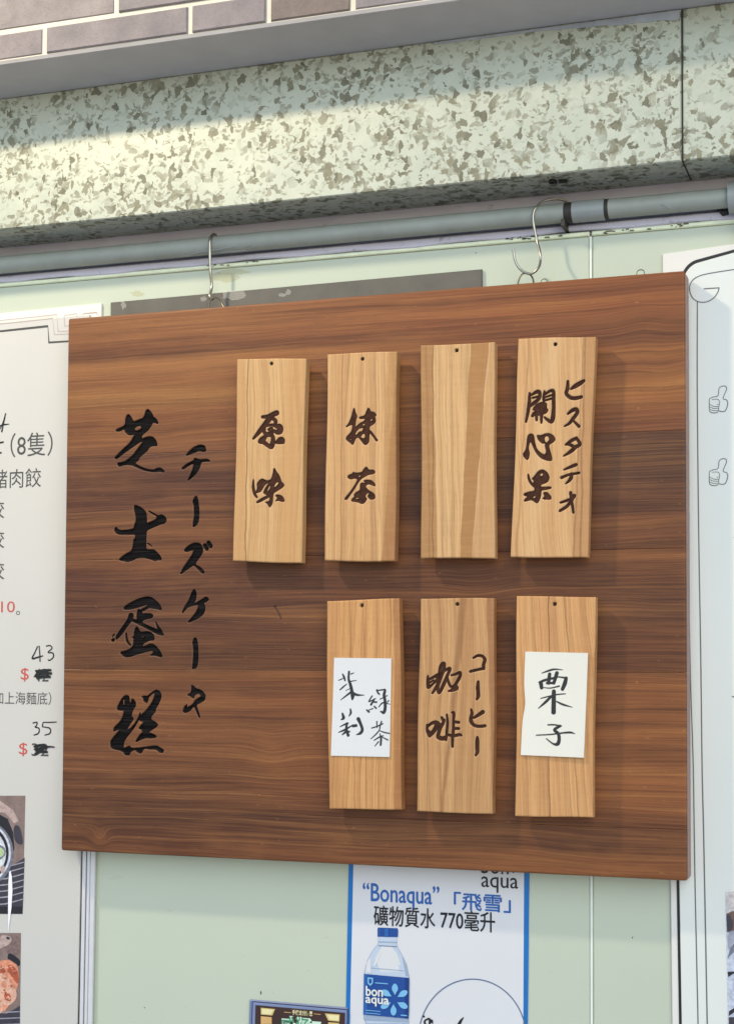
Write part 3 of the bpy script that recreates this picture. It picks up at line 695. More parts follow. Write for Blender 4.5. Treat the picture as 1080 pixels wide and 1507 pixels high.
# ------------------------------------------------------------------ hanging tags
TYF, TYB = -.057, -.046
LT, DK, LN = srgb(214, 172, 124), srgb(198, 150, 102), srgb(150, 104, 64)
def tag_slab(corners, glyph, wood, label, hole, group='wooden flavour tags hanging on the board', step=.00055, name='wooden_tag', seed=1):
    TL, TR, BR, BL = [un(*c, TYF) for c in corners]
    t = empty(name, ((BL[0] + BR[0]) / 2, TYB, min(BL[2], BR[2])), label=label, cat='wooden tag', group=group)
    w = np.linalg.norm(TR - TL); h = np.linalg.norm(TL - BL); nx = int(w / step); nz = int(h / step)
    u = np.concatenate([[0, .0006 / w, .0014 / w], np.linspace(.002 / w, 1 - .002 / w, nx), [1 - .0014 / w, 1 - .0006 / w, 1]])
    v = np.concatenate([[0, .0006 / h, .0014 / h], np.linspace(.002 / h, 1 - .002 / h, nz), [1 - .0014 / h, 1 - .0006 / h, 1]])
    uu, vv = np.meshgrid(u, v)
    rr = random.Random(seed); a1, a2, a3 = rr.uniform(0, 6), rr.uniform(0, 6), rr.uniform(0, 6)
    gx = (TL[0] * (1 - uu) + TR[0] * uu) * vv + (BL[0] * (1 - uu) + BR[0] * uu) * (1 - vv)
    gz = (TL[2] * (1 - uu) + TR[2] * uu) * vv + (BL[2] * (1 - uu) + BR[2] * uu) * (1 - vv)
    # hand-sawn edges: a little wander
    edge = (2 * uu - 1) ** 3; gx = gx + .0005 * edge * np.sin(vv * 7 + a1); ez = (2 * vv - 1) ** 3; gz = gz + .0005 * ez * np.sin(uu * 4 + a2)
    ye = .0005 * np.sin(uu * 5 + a3) + .0007 * np.sin(vv * 3 + a1)
    def ro(q, r): q = np.clip(q, 0, r); return r - np.sqrt(np.maximum(0, r * r - (r - q) ** 2))
    ye = ye + np.maximum(np.maximum(ro(uu * w, .001), ro((1 - uu) * w, .001)), np.maximum(ro(vv * h, .001), ro((1 - vv) * h, .001)))
    if glyph: d = glyph.field(gx, gz)
    else: d = np.full(gx.shape, -.02)
    d = d + .00042; ink = smooth01(d, -.0002, .0003); dep = np.clip((d + .0003) * 1.6, 0, .0013)
    hp = un(*hole, TYF); hd = .0020 - np.hypot(gx - hp[0], gz - hp[2]); ink = np.maximum(ink, smooth01(hd, -.0001, .0005)); dep = np.maximum(dep, np.clip(hd * 4, 0, .006))
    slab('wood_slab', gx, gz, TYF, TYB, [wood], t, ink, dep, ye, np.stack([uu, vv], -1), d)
    q = MB(); q.tube([(hp[0] - .0002, BY + .003, hp[2] + .0004), (hp[0] - .0002, TYF + .0025, hp[2] + .0004)], .0009, 8); q.build('nail', MAT['nail'], board, smooth=True)
    return t
g = Glyphs(TYF).crop(360, 595, 9.414)
g.s((245,175,30),(320,168,40),(400,135,55),(440,120,55)).s((380,150,50),(340,200,60),(270,290,55),(200,380,48),(120,475,22)).s((395,200,36),(425,235,40),(415,280,30))
g.s((275,315,30),(265,370,36),(290,408,36),(350,400,30),(410,370,36)).s((300,300,20),(370,285,26),(430,300,40),(480,320,70),(480,370,70),(440,390,40)).s((325,350,20),(365,338,42),(345,378,24))
g.s((300,425,40),(370,430,40),(388,480,46),(380,550,56),(362,590,46),(320,570,40),(260,525,44)).s((210,515,44),(235,500,70),(270,460,50),(300,430,36)).s((415,532,10),(450,520,44),(500,500,78),(528,525,34))
g.s((118,1050,12),(116,1150,28),(135,1240,28),(165,1288,18))
g.p((165,1100),(200,1050),(240,1030),(280,1050),(310,1060),(360,1040),(385,960),(395,890),(410,885),(430,930),(470,980),(490,1030),(500,1070),(545,1115),(520,1150),(460,1190),(390,1230),(385,1290),(380,1370),(350,1420),(335,1425),(310,1380),(275,1350),(320,1350),(340,1330),(340,1280),(290,1310),(220,1350),(165,1370),(155,1350),(230,1300),(310,1260),(250,1230),(270,1180),(300,1130),(330,1090),(290,1100),(260,1140),(220,1210),(160,1230),(150,1215),(170,1170)).h((400,1130),(430,1080),(470,1075),(450,1120),(400,1160)).h((300,1200),(345,1110),(352,1160),(315,1210))
g.p((415,1260),(460,1250),(520,1275),(550,1340),(510,1350),(460,1330),(415,1345),(450,1300))
w1 = tag_wood('tag_wood_a', 2.1, srgb(212, 175, 128), srgb(200, 158, 110), LN, [(-.1, -.1, .15, .20, srgb(190, 146, 100), .7, .03), (.14, .18, .165, .205, srgb(128, 88, 54), .8, .008), (.60, .50, 1.1, 1.1, srgb(190, 142, 92), .45, .2)], 60, .4)
tag_slab([(350, 528), (450, 528), (443, 828), (343, 826)], g, w1, 'pale wooden tag with two carved characters, leftmost in the upper row', (399.5, 535), seed=1)
g = Glyphs(TYF).crop(500, 590, 9.414)
g.p((75,355),(110,320),(150,230),(180,110),(195,100),(210,160),(235,215),(215,260),(210,330),(205,370),(270,310),(330,280),(350,240),(300,250),(260,240),(270,220),(340,205),(365,140),(385,95),(410,110),(420,150),(470,155),(505,195),(480,215),(495,280),(470,320),(410,350),(400,400),(440,430),(490,500),(525,550),(500,560),(460,500),(410,440),(400,500),(400,570),(360,610),(330,600),(290,550),(250,500),(210,520),(190,580),(170,608),(140,580),(75,530),(90,490),(150,430),(165,380),(170,330),(130,335),(90,360))
g.h((215,430),(260,380),(320,370),(310,420),(260,430),(240,460),(200,480)).h((275,500),(320,450),(345,460),(345,510),(320,525)).h((300,330),(330,310),(345,325),(330,350)).h((410,280),(430,245),(455,250),(440,280)).h((130,525),(150,520),(155,540),(135,540))
g.p((100,1045),(130,1020),(170,1010),(175,985),(220,1000),(300,990),(340,925),(370,915),(400,960),(460,955),(490,985),(470,1010),(400,1020),(340,1050),(290,1080),(250,1130),(200,1220),(140,1300),(95,1370),(60,1365),(70,1340),(130,1270),(200,1170),(245,1085),(200,1070),(150,1085),(110,1070)).h((250,1045),(270,1025),(290,1045),(265,1065))
g.p((320,1105),(370,1095),(430,1100),(480,1140),(490,1185),(450,1170),(400,1150),(355,1170),(355,1200),(400,1245),(460,1275),(485,1310),(485,1355),(430,1370),(390,1340),(385,1310),(410,1280),(380,1275),(355,1300),(350,1340),(375,1350),(350,1400),(310,1430),(240,1400),(155,1390),(160,1360),(200,1330),(190,1300),(230,1260),(275,1240),(280,1150),(300,1135),(360,1140)).h((210,1350),(250,1335),(265,1350),(220,1368))
w2 = tag_wood('tag_wood_b', 5.3, srgb(216, 174, 126), srgb(200, 154, 106), srgb(140, 98, 62), [(1.0, .80, 1.3, 1.2, srgb(158, 108, 70), .85, .02), (.85, .80, 1.1, .90, srgb(168, 126, 78), .6, .05), (.2, .22, .225, .245, srgb(130, 92, 58), .6, .01)], 75, .45)
tag_slab([(481.5, 521), (584, 517), (581, 826), (477.5, 825)], g, w2, 'wooden tag with two carved characters, second from the left in the upper row', (533, 528), seed=2)
w3 = tag_wood('tag_wood_c', 8.8, srgb(222, 184, 138), srgb(212, 170, 122), srgb(138, 98, 60), [(-.1, -.1, .17, .23, srgb(164, 120, 76), .85, .015), (.05, .10, .09, .15, srgb(140, 98, 60), .5, .02), (.155, .15, .175, .175, srgb(112, 78, 48), .7, .008), (.68, .53, .93, .70, srgb(168, 122, 76), .95, .012), (.93, .70, 1.1, 1.1, srgb(186, 140, 96), .6, .02), (.42, .42, .43, .44, srgb(150, 106, 66), .6, .01)], 70, .5)
tag_slab([(619.5, 508), (727, 504), (727, 821), (619, 822)], None, w3, 'blank wooden tag with a dark wedge of grain and no writing', (672, 516), step=.0011, seed=3)
g = Glyphs(TYF).crop(760, 550, 6.854)
g.s((130,200,18),(125,300,28),(110,400,24),(92,485,16)).s((150,215,14),(200,185,28),(230,190,28),(225,250,28),(170,300,28),(130,330,18)).s((160,245,14),(220,230,14)).s((280,180,14),(272,240,20),(275,310,14)).s((290,205,18),(340,175,22),(370,180,26),(372,260,28),(372,350,28),(365,440,34),(350,485,28),(310,465,22),(280,440,12)).s((280,240,12),(360,215,14)).s((285,270,14),(360,250,16))
g.p((170,340),(200,305),(260,285),(305,300),(300,350),(320,365),(300,400),(262,410),(258,500),(240,505),(235,420),(212,420),(210,480),(190,475),(185,420),(160,440),(140,430),(165,390),(200,370),(160,370))
g.p((105,640),(120,612),(150,605),(172,625),(180,690),(200,760),(240,800),(280,820),(300,790),(285,730),(290,705),(250,700),(215,665),(200,620),(240,625),(290,605),(330,603),(370,625),(390,665),(370,690),(320,720),(335,780),(355,850),(350,880),(300,875),(240,850),(195,800),(165,740),(145,690),(130,690),(115,750),(128,800),(120,850),(105,872),(70,840),(60,810),(90,770),(100,710)).h((275,650),(300,625),(325,640),(330,670),(300,700),(285,690))
g.p((110,1010),(120,1015),(135,1070),(160,1110),(175,1080),(150,1060),(180,1030),(205,995),(235,972),(270,970),(310,1000),(330,1050),(310,1095),(240,1120),(240,1145),(340,1140),(350,1155),(300,1170),(245,1175),(240,1240),(215,1300),(195,1305),(150,1270),(75,1290),(70,1275),(110,1240),(65,1225),(75,1205),(130,1190),(175,1185),(180,1150),(150,1130),(120,1090),(108,1050)).h((230,1020),(250,1000),(270,1015),(255,1035),(235,1035)).h((150,1250),(190,1225),(185,1260)).p((265,1200),(305,1195),(345,1240),(345,1270),(255,1265),(280,1235))
g.s((515,80,20),(512,150,28),(500,200,26),(540,240,28),(590,248,28),(650,235,24)).s((545,155,14),(590,125,34),(640,95,34),(675,72,22))
g.s((515,405,16),(560,370,28),(600,360,30),(608,395,28),(570,450,28),(530,500,22),(482,530,10)).s((575,480,14),(625,530,24))
g.s((495,715,16),(550,675,26),(600,650,24)).s((600,650,20),(635,710,26),(590,740,30),(560,770,30),(520,800,24),(472,830,8)).s((500,710,16),(545,720,22),(580,745,26))
g.s((475,968,10),(540,940,22),(595,918,26)).s((450,1048,22),(520,1020,18),(625,1000,18)).s((548,1010,20),(545,1050,30),(520,1085,20),(492,1108,8))
g.s((440,1300,14),(500,1280,20),(560,1255,20)).s((540,1200,22),(550,1240,26),(580,1230,24),(550,1280,24),(560,1340,20),(568,1400,16)).s((545,1285,24),(500,1340,24),(435,1382,20))
w4 = tag_wood('tag_wood_d', 11.4, srgb(216, 174, 126), srgb(208, 162, 114), srgb(160, 114, 74), [(.86, .80, 1.1, 1.1, srgb(182, 134, 90), .75, .03), (.84, .80, .87, .84, srgb(130, 90, 58), .6, .015), (.86, .88, .89, .92, srgb(120, 84, 54), .5, .01), (.12, .05, .16, .10, srgb(150, 106, 68), .5, .02), (.3, .1, .62, .4, srgb(222, 188, 146), .6, .2)], 55, .3, .08)
tag_slab([(763, 499), (875.5, 495), (863.5, 821), (751, 819)], g, w4, 'rightmost upper wooden tag carved with large characters and a column of small ones', (817, 507), seed=4)
w5 = tag_wood('tag_wood_e', 14.9, srgb(218, 168, 114), srgb(202, 150, 98), srgb(140, 92, 54), [(-.1, -.1, .16, .16, srgb(184, 134, 88), .5, .03), (.90, .88, 1.1, 1.1, srgb(150, 98, 60), .7, .03), (.5, .5, .52, .52, srgb(140, 96, 58), .6, .01), (.3, .34, .34, .37, srgb(150, 100, 60), .5, .015), (.7, .66, .72, .69, srgb(140, 92, 56), .5, .015)], 80, .5)
w5n = tag_slab([(480.5, 884), (588, 881), (591.5, 1191), (484.5, 1191)], None, w5, 'orange toned wooden tag under the cool white card, leftmost in the lower row', (532, 891), step=.0011, seed=5)
g = Glyphs(TYF).crop(615, 955, 8.864)
g.s((125,355,16),(125,420,28),(130,500,34)).s((140,400,20),(200,370,26),(260,340,30),(240,410,28),(200,450,20),(140,505,22)).s((150,440,14),(200,410,14))
g.s((275,320,26),(290,240,32),(318,195,34),(345,200,24),(330,280,32),(290,380,34),(250,480,36),(185,578,18)).s((330,300,18),(370,270,24),(415,260,28),(380,350,30),(330,470,34),(275,572,28),(255,520,28),(272,440,24))
g.s((380,380,20),(390,420,26),(420,490,24)).s((435,345,18),(490,330,24),(545,310,28),(540,370,32),(490,460,28),(470,500,36)).p((440,475),(500,470),(525,500),(520,535),(440,560),(390,560),(390,545),(430,530))
g.s((115,990,14),(120,1060,30),(150,1110,52)).s((125,1010,26),(180,970,28),(235,965,44),(240,1010,46),(200,1080,42),(150,1130,38)).s((260,1130,34),(290,1030,36),(330,960,28),(310,900,24)).s((300,890,10),(345,930,18)).s((375,860,18),(385,960,24),(375,1080,26),(365,1190,20)).s((265,1150,44),(310,1170,42),(360,1160,40)).s((250,960,28),(300,990,22),(340,950,22))
g.s((440,830,14),(465,840,28),(462,940,24),(460,1060,26),(450,1180,28),(450,1275,22)).s((385,1120,22),(460,1135,26),(540,1120,28),(565,1130,16)).s((460,950,22),(530,960,26)).s((465,1040,24),(530,1040,26))
g.s((715,120,16),(770,90,24),(830,95,26),(865,140,32),(850,200,32),(850,258,28)).s((680,295,26),(760,275,24),(850,255,28)).s((780,430,24),(775,500,36),(780,580,36),(780,620,36),(762,660,18))
g.s((690,790,16),(700,840,28),(685,930,36),(720,990,30),(790,1012,28),(868,1005,28)).s((725,900,20),(780,865,32),(840,825,40)).s((770,1155,22),(770,1200,38),(770,1300,38),(770,1350,34),(750,1390,18))
w6 = tag_wood('tag_wood_f', 18.2, srgb(208, 164, 116), srgb(194, 148, 102), srgb(140, 98, 62), [(.52, .30, .66, .38, srgb(142, 100, 64), .75, .04), (.60, .45, .74, .60, srgb(170, 124, 82), .5, .05), (.88, .99, 1.1, 1.2, srgb(150, 100, 66), .7, .02), (.14, .12, .16, .14, srgb(140, 98, 62), .5, .01)], 90, .5)
tag_slab([(618, 880.5), (727, 880.5), (725, 1197.5), (613, 1194.5)], g, w6, 'streaked wooden tag with dark carved characters, middle of the lower row', (672.5, 889), seed=6)
w7 = tag_wood('tag_wood_g', 21.7, srgb(220, 170, 118), srgb(206, 154, 104), srgb(150, 102, 64), [(.28, .44, .30, .46, srgb(140, 92, 56), .6, .01), (.40, .44, .42, .455, srgb(104, 64, 38), .8, .006), (.6, .80, .63, .83, srgb(140, 96, 58), .6, .012), (.12, .2, .2, .3, srgb(214, 170, 120), .6, .04)], 60, .45, .05)
tag_slab([(760.5, 878), (875.5, 878), (871, 1204), (758, 1200.5)], None, w7, 'wooden tag under the cream card, rightmost in the lower row', (816, 889), step=.0011, seed=7)

# ------------------------------------------------------------------ paper cards
def card_mat(name, a, b):
    t = NT(name); c = t.co(); n = t.noise(c, 30, 3, .5); f = t.noise(c, 900, 2, .5)
    col = t.mix(n, a, b); ink = t.n('Attribute', attribute_name='ink').outputs['Fac']
    dry = t.noise(t.map(c, (700, 1, 700)), 1, 3, .7)
    k = t.math('MULTIPLY', ink, t.rng(dry, .28, .42, .85, 1))
    t.bump(f, .15, .0003); return t.done(t.mix(k, col, (.012, .012, .013, 1)), .55)
def card(corners, glyph, mat, label, curl, kink=0):
    TL, TR, BR, BL = [un(*c, TYF - .0012) for c in corners]
    t = empty('paper_card', ((BL[0] + BR[0]) / 2, TYF, min(BL[2], BR[2])), label=label, cat='card')
    u = np.linspace(0, 1, 170); v = np.linspace(0, 1, 280); uu, vv = np.meshgrid(u, v)
    gx = (TL[0] * (1 - uu) + TR[0] * uu) * vv + (BL[0] * (1 - uu) + BR[0] * uu) * (1 - vv)
    gz = (TL[2] * (1 - uu) + TR[2] * uu) * vv + (BL[2] * (1 - uu) + BR[2] * uu) * (1 - vv)
    gx = gx + kink * (1 - uu) ** 2 * np.exp(-((vv - .5) / .12) ** 2)
    ye = -curl * ((1 - vv) ** 2) - curl * .5 * (vv ** 6) - curl * .4 * (2 * uu - 1) ** 4
    d = glyph.field(gx, gz); slab('paper', gx, gz, TYF - .0012, TYF - .0009 , [mat], t, smooth01(d + .00016, -.00015, .0002), None, ye, np.stack([uu, vv], -1))
    # back follows the curl: keep it a thin sheet
    me = t.children[0].data if t.children else None
    return t
g = Glyphs(TYF - .0012).crop(485, 960, 9.42)
for st in [((180,300,12),(200,340,24),(215,390,18)), ((270,270,24),(265,370,26),(290,450,34),(310,540,38),(320,600,46),(315,652,20)), ((125,390,7),(160,375,12),(190,360,6)), ((300,300,14),(340,285,6)), ((280,405,14),(370,390,7)), ((145,520,12),(190,480,16),(240,440,8)), ((225,530,6),(280,505,8)), ((155,662,6),(220,610,16),(300,550,24)), ((320,565,34),(380,590,26),(480,595,6)),
           ((180,850,22),(195,910,34),(160,935,8)), ((290,790,18),(295,840,24),(270,885,10)), ((150,1030,10),(200,1005,16),(250,985,26)), ((130,1110,10),(220,1070,22),(320,1010,10)), ((240,990,24),(235,1060,28),(260,1150,34)), ((180,1140,14),(230,1100,28)), ((325,1020,32),(370,1015,32)), ((400,925,44),(430,990,34),(455,1070,34),(430,1120,32),(375,1142,8)), ((250,1100,28),(280,1100,16)),
           ((590,605,14),(545,680,14),(580,670,12),(640,640,8)), ((620,650,18),(575,725,24)), ((600,690,14),(650,690,20)), ((515,800,16),(545,825,24)), ((545,800,8),(600,780,12)), ((620,750,16),(645,775,20)), ((655,520,14),(670,560,20),(690,580,18)), ((650,530,14),(740,520,16),(770,525,26),(755,590,34),(770,680,34),(770,780,36),(750,835,34),(710,820,16)), ((700,650,10),(800,600,10)), ((680,760,8),(740,700,16),(840,720,6)), ((800,690,8),(820,670,14)),
           ((585,1050,12),(650,1030,14),(740,990,12)), ((655,960,14),(660,1045,10)), ((720,960,16),(700,1030,14),(690,1080,12),(640,1140,14),(575,1200,8)), ((690,1085,8),(760,1110,14),(836,1125,12)), ((620,1220,10),(700,1170,16),(750,1155,8)), ((700,1130,10),(715,1200,24),(710,1285,22)), ((630,1300,8),(680,1240,14)), ((720,1170,10),(810,1215,14))]: g.s(*st)
card([(492, 968), (576, 969), (573.5, 1114), (487.5, 1112)], g, card_mat('card_cool_white', srgb(216, 214, 209), srgb(210, 209, 206)), 'cool white card with four handwritten characters taped to a lower tag', .0008)
g = Glyphs(TYF - .0012).crop(765, 950, 8.864)
for st in [((285,360,8),(370,330,20),(450,310,18),(555,318,6)), ((270,485,44),(280,550,40)), ((250,480,20),(330,450,28),(420,425,18),(500,410,14),(600,425,22)), ((600,425,36),(585,490,46),(552,570,38)), ((385,375,38),(370,490,38)), ((480,360,42),(440,490,34)), ((400,440,14),(450,430,14)), ((350,490,26),(440,490,26)), ((310,550,8),(400,555,12),(510,530,16)),
           ((270,690,10),(370,665,14),(480,640,14),(590,630,10)), ((440,600,46),(437,870,52)), ((400,670,26),(330,740,28),(240,820,8)), ((475,730,14),(560,770,22),(680,805,6)),
           ((365,1035,14),(450,1035,16),(540,1050,14)), ((520,1050,30),(450,1100,32),(500,1150,36),(510,1230,38),(490,1285,40),(430,1280,18),(345,1215,10)), ((215,1170,12),(400,1160,14),(560,1140,18),(660,1135,22),(715,1150,6))]: g.s(*st)
card([(773, 959), (865, 961), (859, 1115), (766.5, 1111)], g, card_mat('card_cream', srgb(226, 221, 204), srgb(220, 215, 200)), 'cream card with two handwritten characters taped to the lower right tag', .0013, .002)

# ------------------------------------------------------------------ print helpers
def quad(pts, y): return [(un(a, b, y)[0], un(a, b, y)[2]) for a, b in pts]
def ribbon(mb, P, y, k=5, m=0):
    """flat printed or inked line through photo points (x, y, width)"""
    W3 = ribbon_pts(P, y); S = spline(W3, k) if len(P) > 2 and k > 1 else W3
    n = len(S); V = []
    for i in range(n):
        t = S[min(i + 1, n - 1)][:2] - S[max(i - 1, 0)][:2]; t = t / (np.linalg.norm(t) + 1e-12); nn = np.array([-t[1], t[0]]); w = max(S[i][2], .00012) / 2
        if k == 1 and 0 < i < n - 1:
            t1 = S[i][:2] - S[i - 1][:2]; t2 = S[i + 1][:2] - S[i][:2]; t1 /= np.linalg.norm(t1); t2 /= np.linalg.norm(t2); w = w / max(.5, math.sqrt((1 + t1 @ t2) / 2))
        a = S[i][:2] + nn * w; b = S[i][:2] - nn * w; V += [(a[0], y, a[1]), (b[0], y, b[1])]
    mb.add(V, [(2 * i, 2 * i + 1, 2 * i + 3, 2 * i + 2) for i in range(n - 1)], m)
def lines(name, strokes, mat, y, parent, k=5):
    mb = MB()
    for i, s_ in enumerate(strokes): ribbon(mb, s_, y - .00001 * i, k)
    return mb.build(name, mat, parent)
def text(s, box, y, mat, parent, name='lettering', bold=0.0, shear=0.0, heavy=0.0):
    """printed text whose ink fills the photo box (x0, y0 top-left, x1, y1 bottom-right, slope)"""
    x0, y0, x1, y1 = box
    cu = bpy.data.curves.new('t', 'FONT'); cu.body = s; cu.size = 1; cu.offset = bold; cu.shear = shear; cu.resolution_u = 3
    ob = bpy.data.objects.new('t', cu); COL.objects.link(ob)
    dg = bpy.context.evaluated_depsgraph_get(); me = bpy.data.meshes.new_from_object(ob.evaluated_get(dg))
    bpy.data.objects.remove(ob); bpy.data.curves.remove(cu)
    co = np.zeros(len(me.vertices) * 3); me.vertices.foreach_get('co', co); co = co.reshape(-1, 3)
    if not len(co): return None
    a = co.min(0); b = co.max(0); mid = ((y0 + y1) / 2)
    A = un(x0, mid, y); B = un(x1, mid, y); xm = (x0 + x1) / 2; T = un(xm, y0, y); Bt = un(xm, y1, y)
    o3 = org(parent); new = np.zeros_like(co)
    new[:, 0] = A[0] + (co[:, 0] - a[0]) / (b[0] - a[0]) * (B[0] - A[0]) - o3[0]
    new[:, 1] = y - o3[1]; new[:, 2] = Bt[2] + (co[:, 1] - a[1]) / (b[1] - a[1]) * (T[2] - Bt[2]) - o3[2]
    if heavy:
        w = (B[0] - A[0]) / (x1 - x0) * heavy; Fc = [tuple(p_.vertices) for p_ in me.polygons]; n_ = len(new); VV = []; FF = []
        for k_, (dx, dz) in enumerate(((-w, 0), (w, 0), (0, w), (0, -w), (0, 0))):
            VV += [(v[0] + dx, v[1] - .000012 * k_, v[2] + dz) for v in new]; FF += [tuple(i + n_ * k_ for i in f) for f in Fc]
        me = bpy.data.meshes.new(name); me.from_pydata(VV, [], FF)
    else: me.vertices.foreach_set('co', new.ravel())
    me.update(); me.materials.clear(); me.materials.append(mat)
    o = bpy.data.objects.new(name, me); COL.objects.link(o); o.parent = parent; return o
def chaikin(P, k=2):
    P = [np.array(p, float) for p in P]
    for _ in range(k):
        Q = []
        for i in range(len(P)): a, b = P[i], P[(i + 1) % len(P)]; Q += [a * .8 + b * .2, a * .25 + b * .75]
        P = Q
    return [tuple(p) for p in P]
def patches(name, items, y, parent, soft=False, step=.00006):
    """flat printed shapes, each laid a hair in front of the last; items: (points, material)"""
    mb = MB(); mats = []
    for i, (P, m_) in enumerate(items):
        if m_ not in mats: mats.append(m_)
        if soft and i > 0 and not any(abs(q[0]) == 90 or q[0] == 1190 for q in P): P = chaikin(P)
        mb.sheet(quad(P, y), y - step * i, mats.index(m_))
    return mb.build(name, mats, parent)
def oval(cx, cy, rx, ry, n=28, a0=0, a1=360, rot=0):
    out = []
    for i in range(n):
        t = math.radians(a0 + (a1 - a0) * i / (n if a1 - a0 == 360 else n - 1)); x, z = rx * math.cos(t), ry * math.sin(t)
        r = math.radians(rot); out.append((cx + x * math.cos(r) - z * math.sin(r), cy + x * math.sin(r) + z * math.cos(r)))
    return out

# ------------------------------------------------------------------ grey strip behind the board
q = MB(); q.prism(quad([(163, 445), (708.5, 396), (709, 440), (163, 500)], -.004), -.004, -.0005, 0, .0006)
tag(q.build('grey_plate', MAT['greyplate']), 'grey metal strip stuck to the glass wall just behind the top of the board', 'plate')

gp = bpy.data.objects['grey_plate']
for a_ in ((342, 434, 20, 7), (415, 434, 6, 3), (424, 430, 4, 5), (182, 449, 4, 6), (300, 440, 6, 4)): smudge(*a_, glue2.m, -.0042, gp, 'scuff')
# ------------------------------------------------------------------ left menu
yM = -.007
ml = empty('menu_board', tuple(un(60, 1507, 0) - np.array([0, 0, .08])), label='white printed menu at the left with handwritten prices and food photos', cat='menu')
q = MB(); q.prism(quad([(-220, 485), (152, 447), (137.5, 1262), (132, 1620), (-220, 1640)], 0), -.0035, -.0004, 0, .0006); q.build('backing_sheet', MAT['sheet_w'], ml)
q = MB(); q.prism(quad([(-220, 496), (132, 463), (119, 1262), (111.5, 1620), (-220, 1640)], yM), yM, -.0036, 0, .0006); q.build('front_sheet', MAT['white'], ml)
ys = -.0075
def vstrip(xa_, xb_, y, name, mat, depth=.002):   # strip between two photo-x offsets that follows the sheet edge
    q = MB(); q.prism(quad([(133 + xa_, 480), (133 + xb_, 480), (111.5 + xb_, 1620), (111.5 + xa_, 1620)], y), y, -.0036, 0, .0004); return q.build(name, mat, ml)
vstrip(.3, 3.2, -.0045, 'dark_gap', MAT['black']); vstrip(3.4, 8.4, -.008, 'frame_ridge', MAT['alu']); vstrip(8.4, 10.3, -.006, 'frame_groove', MAT['alu_dark'])
vstrip(10.4, 14.2, -.0085, 'frame_ridge', MAT['alu']); vstrip(14.2, 15.4, -.006, 'frame_groove', MAT['alu_dark']); vstrip(15.5, 21.5, -.007, 'frame_ridge', MAT['alu'])
yp = yM - .0002
lines('border_print', [[(-60, 494, 2.2), (71, 480, 2.2), (72.5, 504, 2.2), (104, 502, 2.2)]], MAT['line'], yp, ml, 1)
lines('border_print', [[(-60, 478, 1), (84, 463, 1), (86, 488, 1), (104, 487, 1)], [(-60, 483, 1), (78, 468.5, 1), (80.5, 492.5, 1), (104, 491, 1)], [(104, 479, 1), (95.5, 480, 1), (95, 464.5, 1), (113, 461.5, 1), (114, 466, 1)]], MAT['faint'], yp, ml, 1)
lines('border_print', [[(122, 464, 1), (123, 461.5, 1), (143, 459.5, 1), (143.5, 464, 1)]], MAT['faint'], -.0039, ml, 1)
D_, R_ = MAT['line'], MAT['red']
text('（8隻）', (16, 636, 78, 672), yp, D_, ml); text('豬肉餃', (-11, 690, 61, 718), yp, D_, ml)
for yy in (736, 780, 826): text('餃', (-19, yy, 7, yy + 27), yp, D_, ml)
text('。', (24, 899, 30, 905), yp, D_, ml); text('$10', (-16, 885, 22.5, 904), yp, R_, ml)
text('$', (31, 983, 43, 1003), yp, R_, ml); text('$', (28.5, 1093, 41, 1113), yp, R_, ml)
text('42', (50, 984, 72, 1003), yp, D_, ml); text('32', (47, 1094, 72, 1113), yp, D_, ml)
text('（加上海麵底）', (-14, 1018, 76, 1037), yp, D_, ml)
pen = yp - .0002
for grp in ([[(0, 632, 1.4), (5, 622, 1.8), (9, 608, 1.6)], [(9, 608, 1.4), (6, 622, 1.6), (3, 636, 2.2)], [(-1, 627, 1.5), (6, 625, 1.8), (14, 624, 1)]],
    [[(-3, 652, 2.4), (6, 650.5, 2)]], [[(-2, 667, 2.4), (3, 666, 2)]],
    [[(56, 951, 1.6), (52, 960, 1.8), (48, 969, 2.2), (57, 967, 2.2), (64, 965, 1.4)], [(58, 950, 1.4), (59, 962, 1.6), (59.5, 974, 1.6)]],
    [[(68, 951, 1.6), (74, 950, 1.6), (77, 954, 1.6), (71, 960, 1.4), (78, 961, 1.8), (79, 967, 1.8), (73, 972, 1.5), (71, 970, 1)]],
    [[(48.5, 1064, 1.4), (55, 1063, 1.6), (54, 1068, 1.6), (52, 1070, 1.4), (58, 1072, 1.7), (57, 1079, 1.7), (50, 1082, 1.5)]],
    [[(64, 1063, 1.4), (63, 1069, 1.6), (66, 1070, 1.5), (74, 1072, 1.8), (74, 1079, 1.8), (66, 1082, 1.4)], [(64, 1063, 1.4), (74, 1063, 1.6), (84, 1062.5, 1.4)]]):
    lines('handwriting', grp, MAT['pen'], pen, ml)
for grp in ([[(54, 988, 3), (64, 987, 4), (76, 986, 3)], [(52, 994, 3), (64, 991, 4), (77, 991, 3)], [(54, 998, 4), (64, 996, 4), (75, 996, 3.5)], [(53, 986, 2.5), (56, 992, 4), (53, 997, 4)], [(55, 990, 3), (66, 990, 3), (72, 994, 3)]],
    [[(50, 1099, 3), (60, 1097, 4), (70, 1098, 3)], [(52, 1104, 4), (62, 1102, 5), (72, 1099, 2.5), (81, 1099.5, 1.5)], [(51, 1110, 2.5), (60, 1106, 4), (71, 1107, 3)], [(53, 1100, 4), (57, 1106, 5), (54, 1110, 3)]]):
    lines('crossing_out', grp, MAT['pen'], pen - .0003, ml)
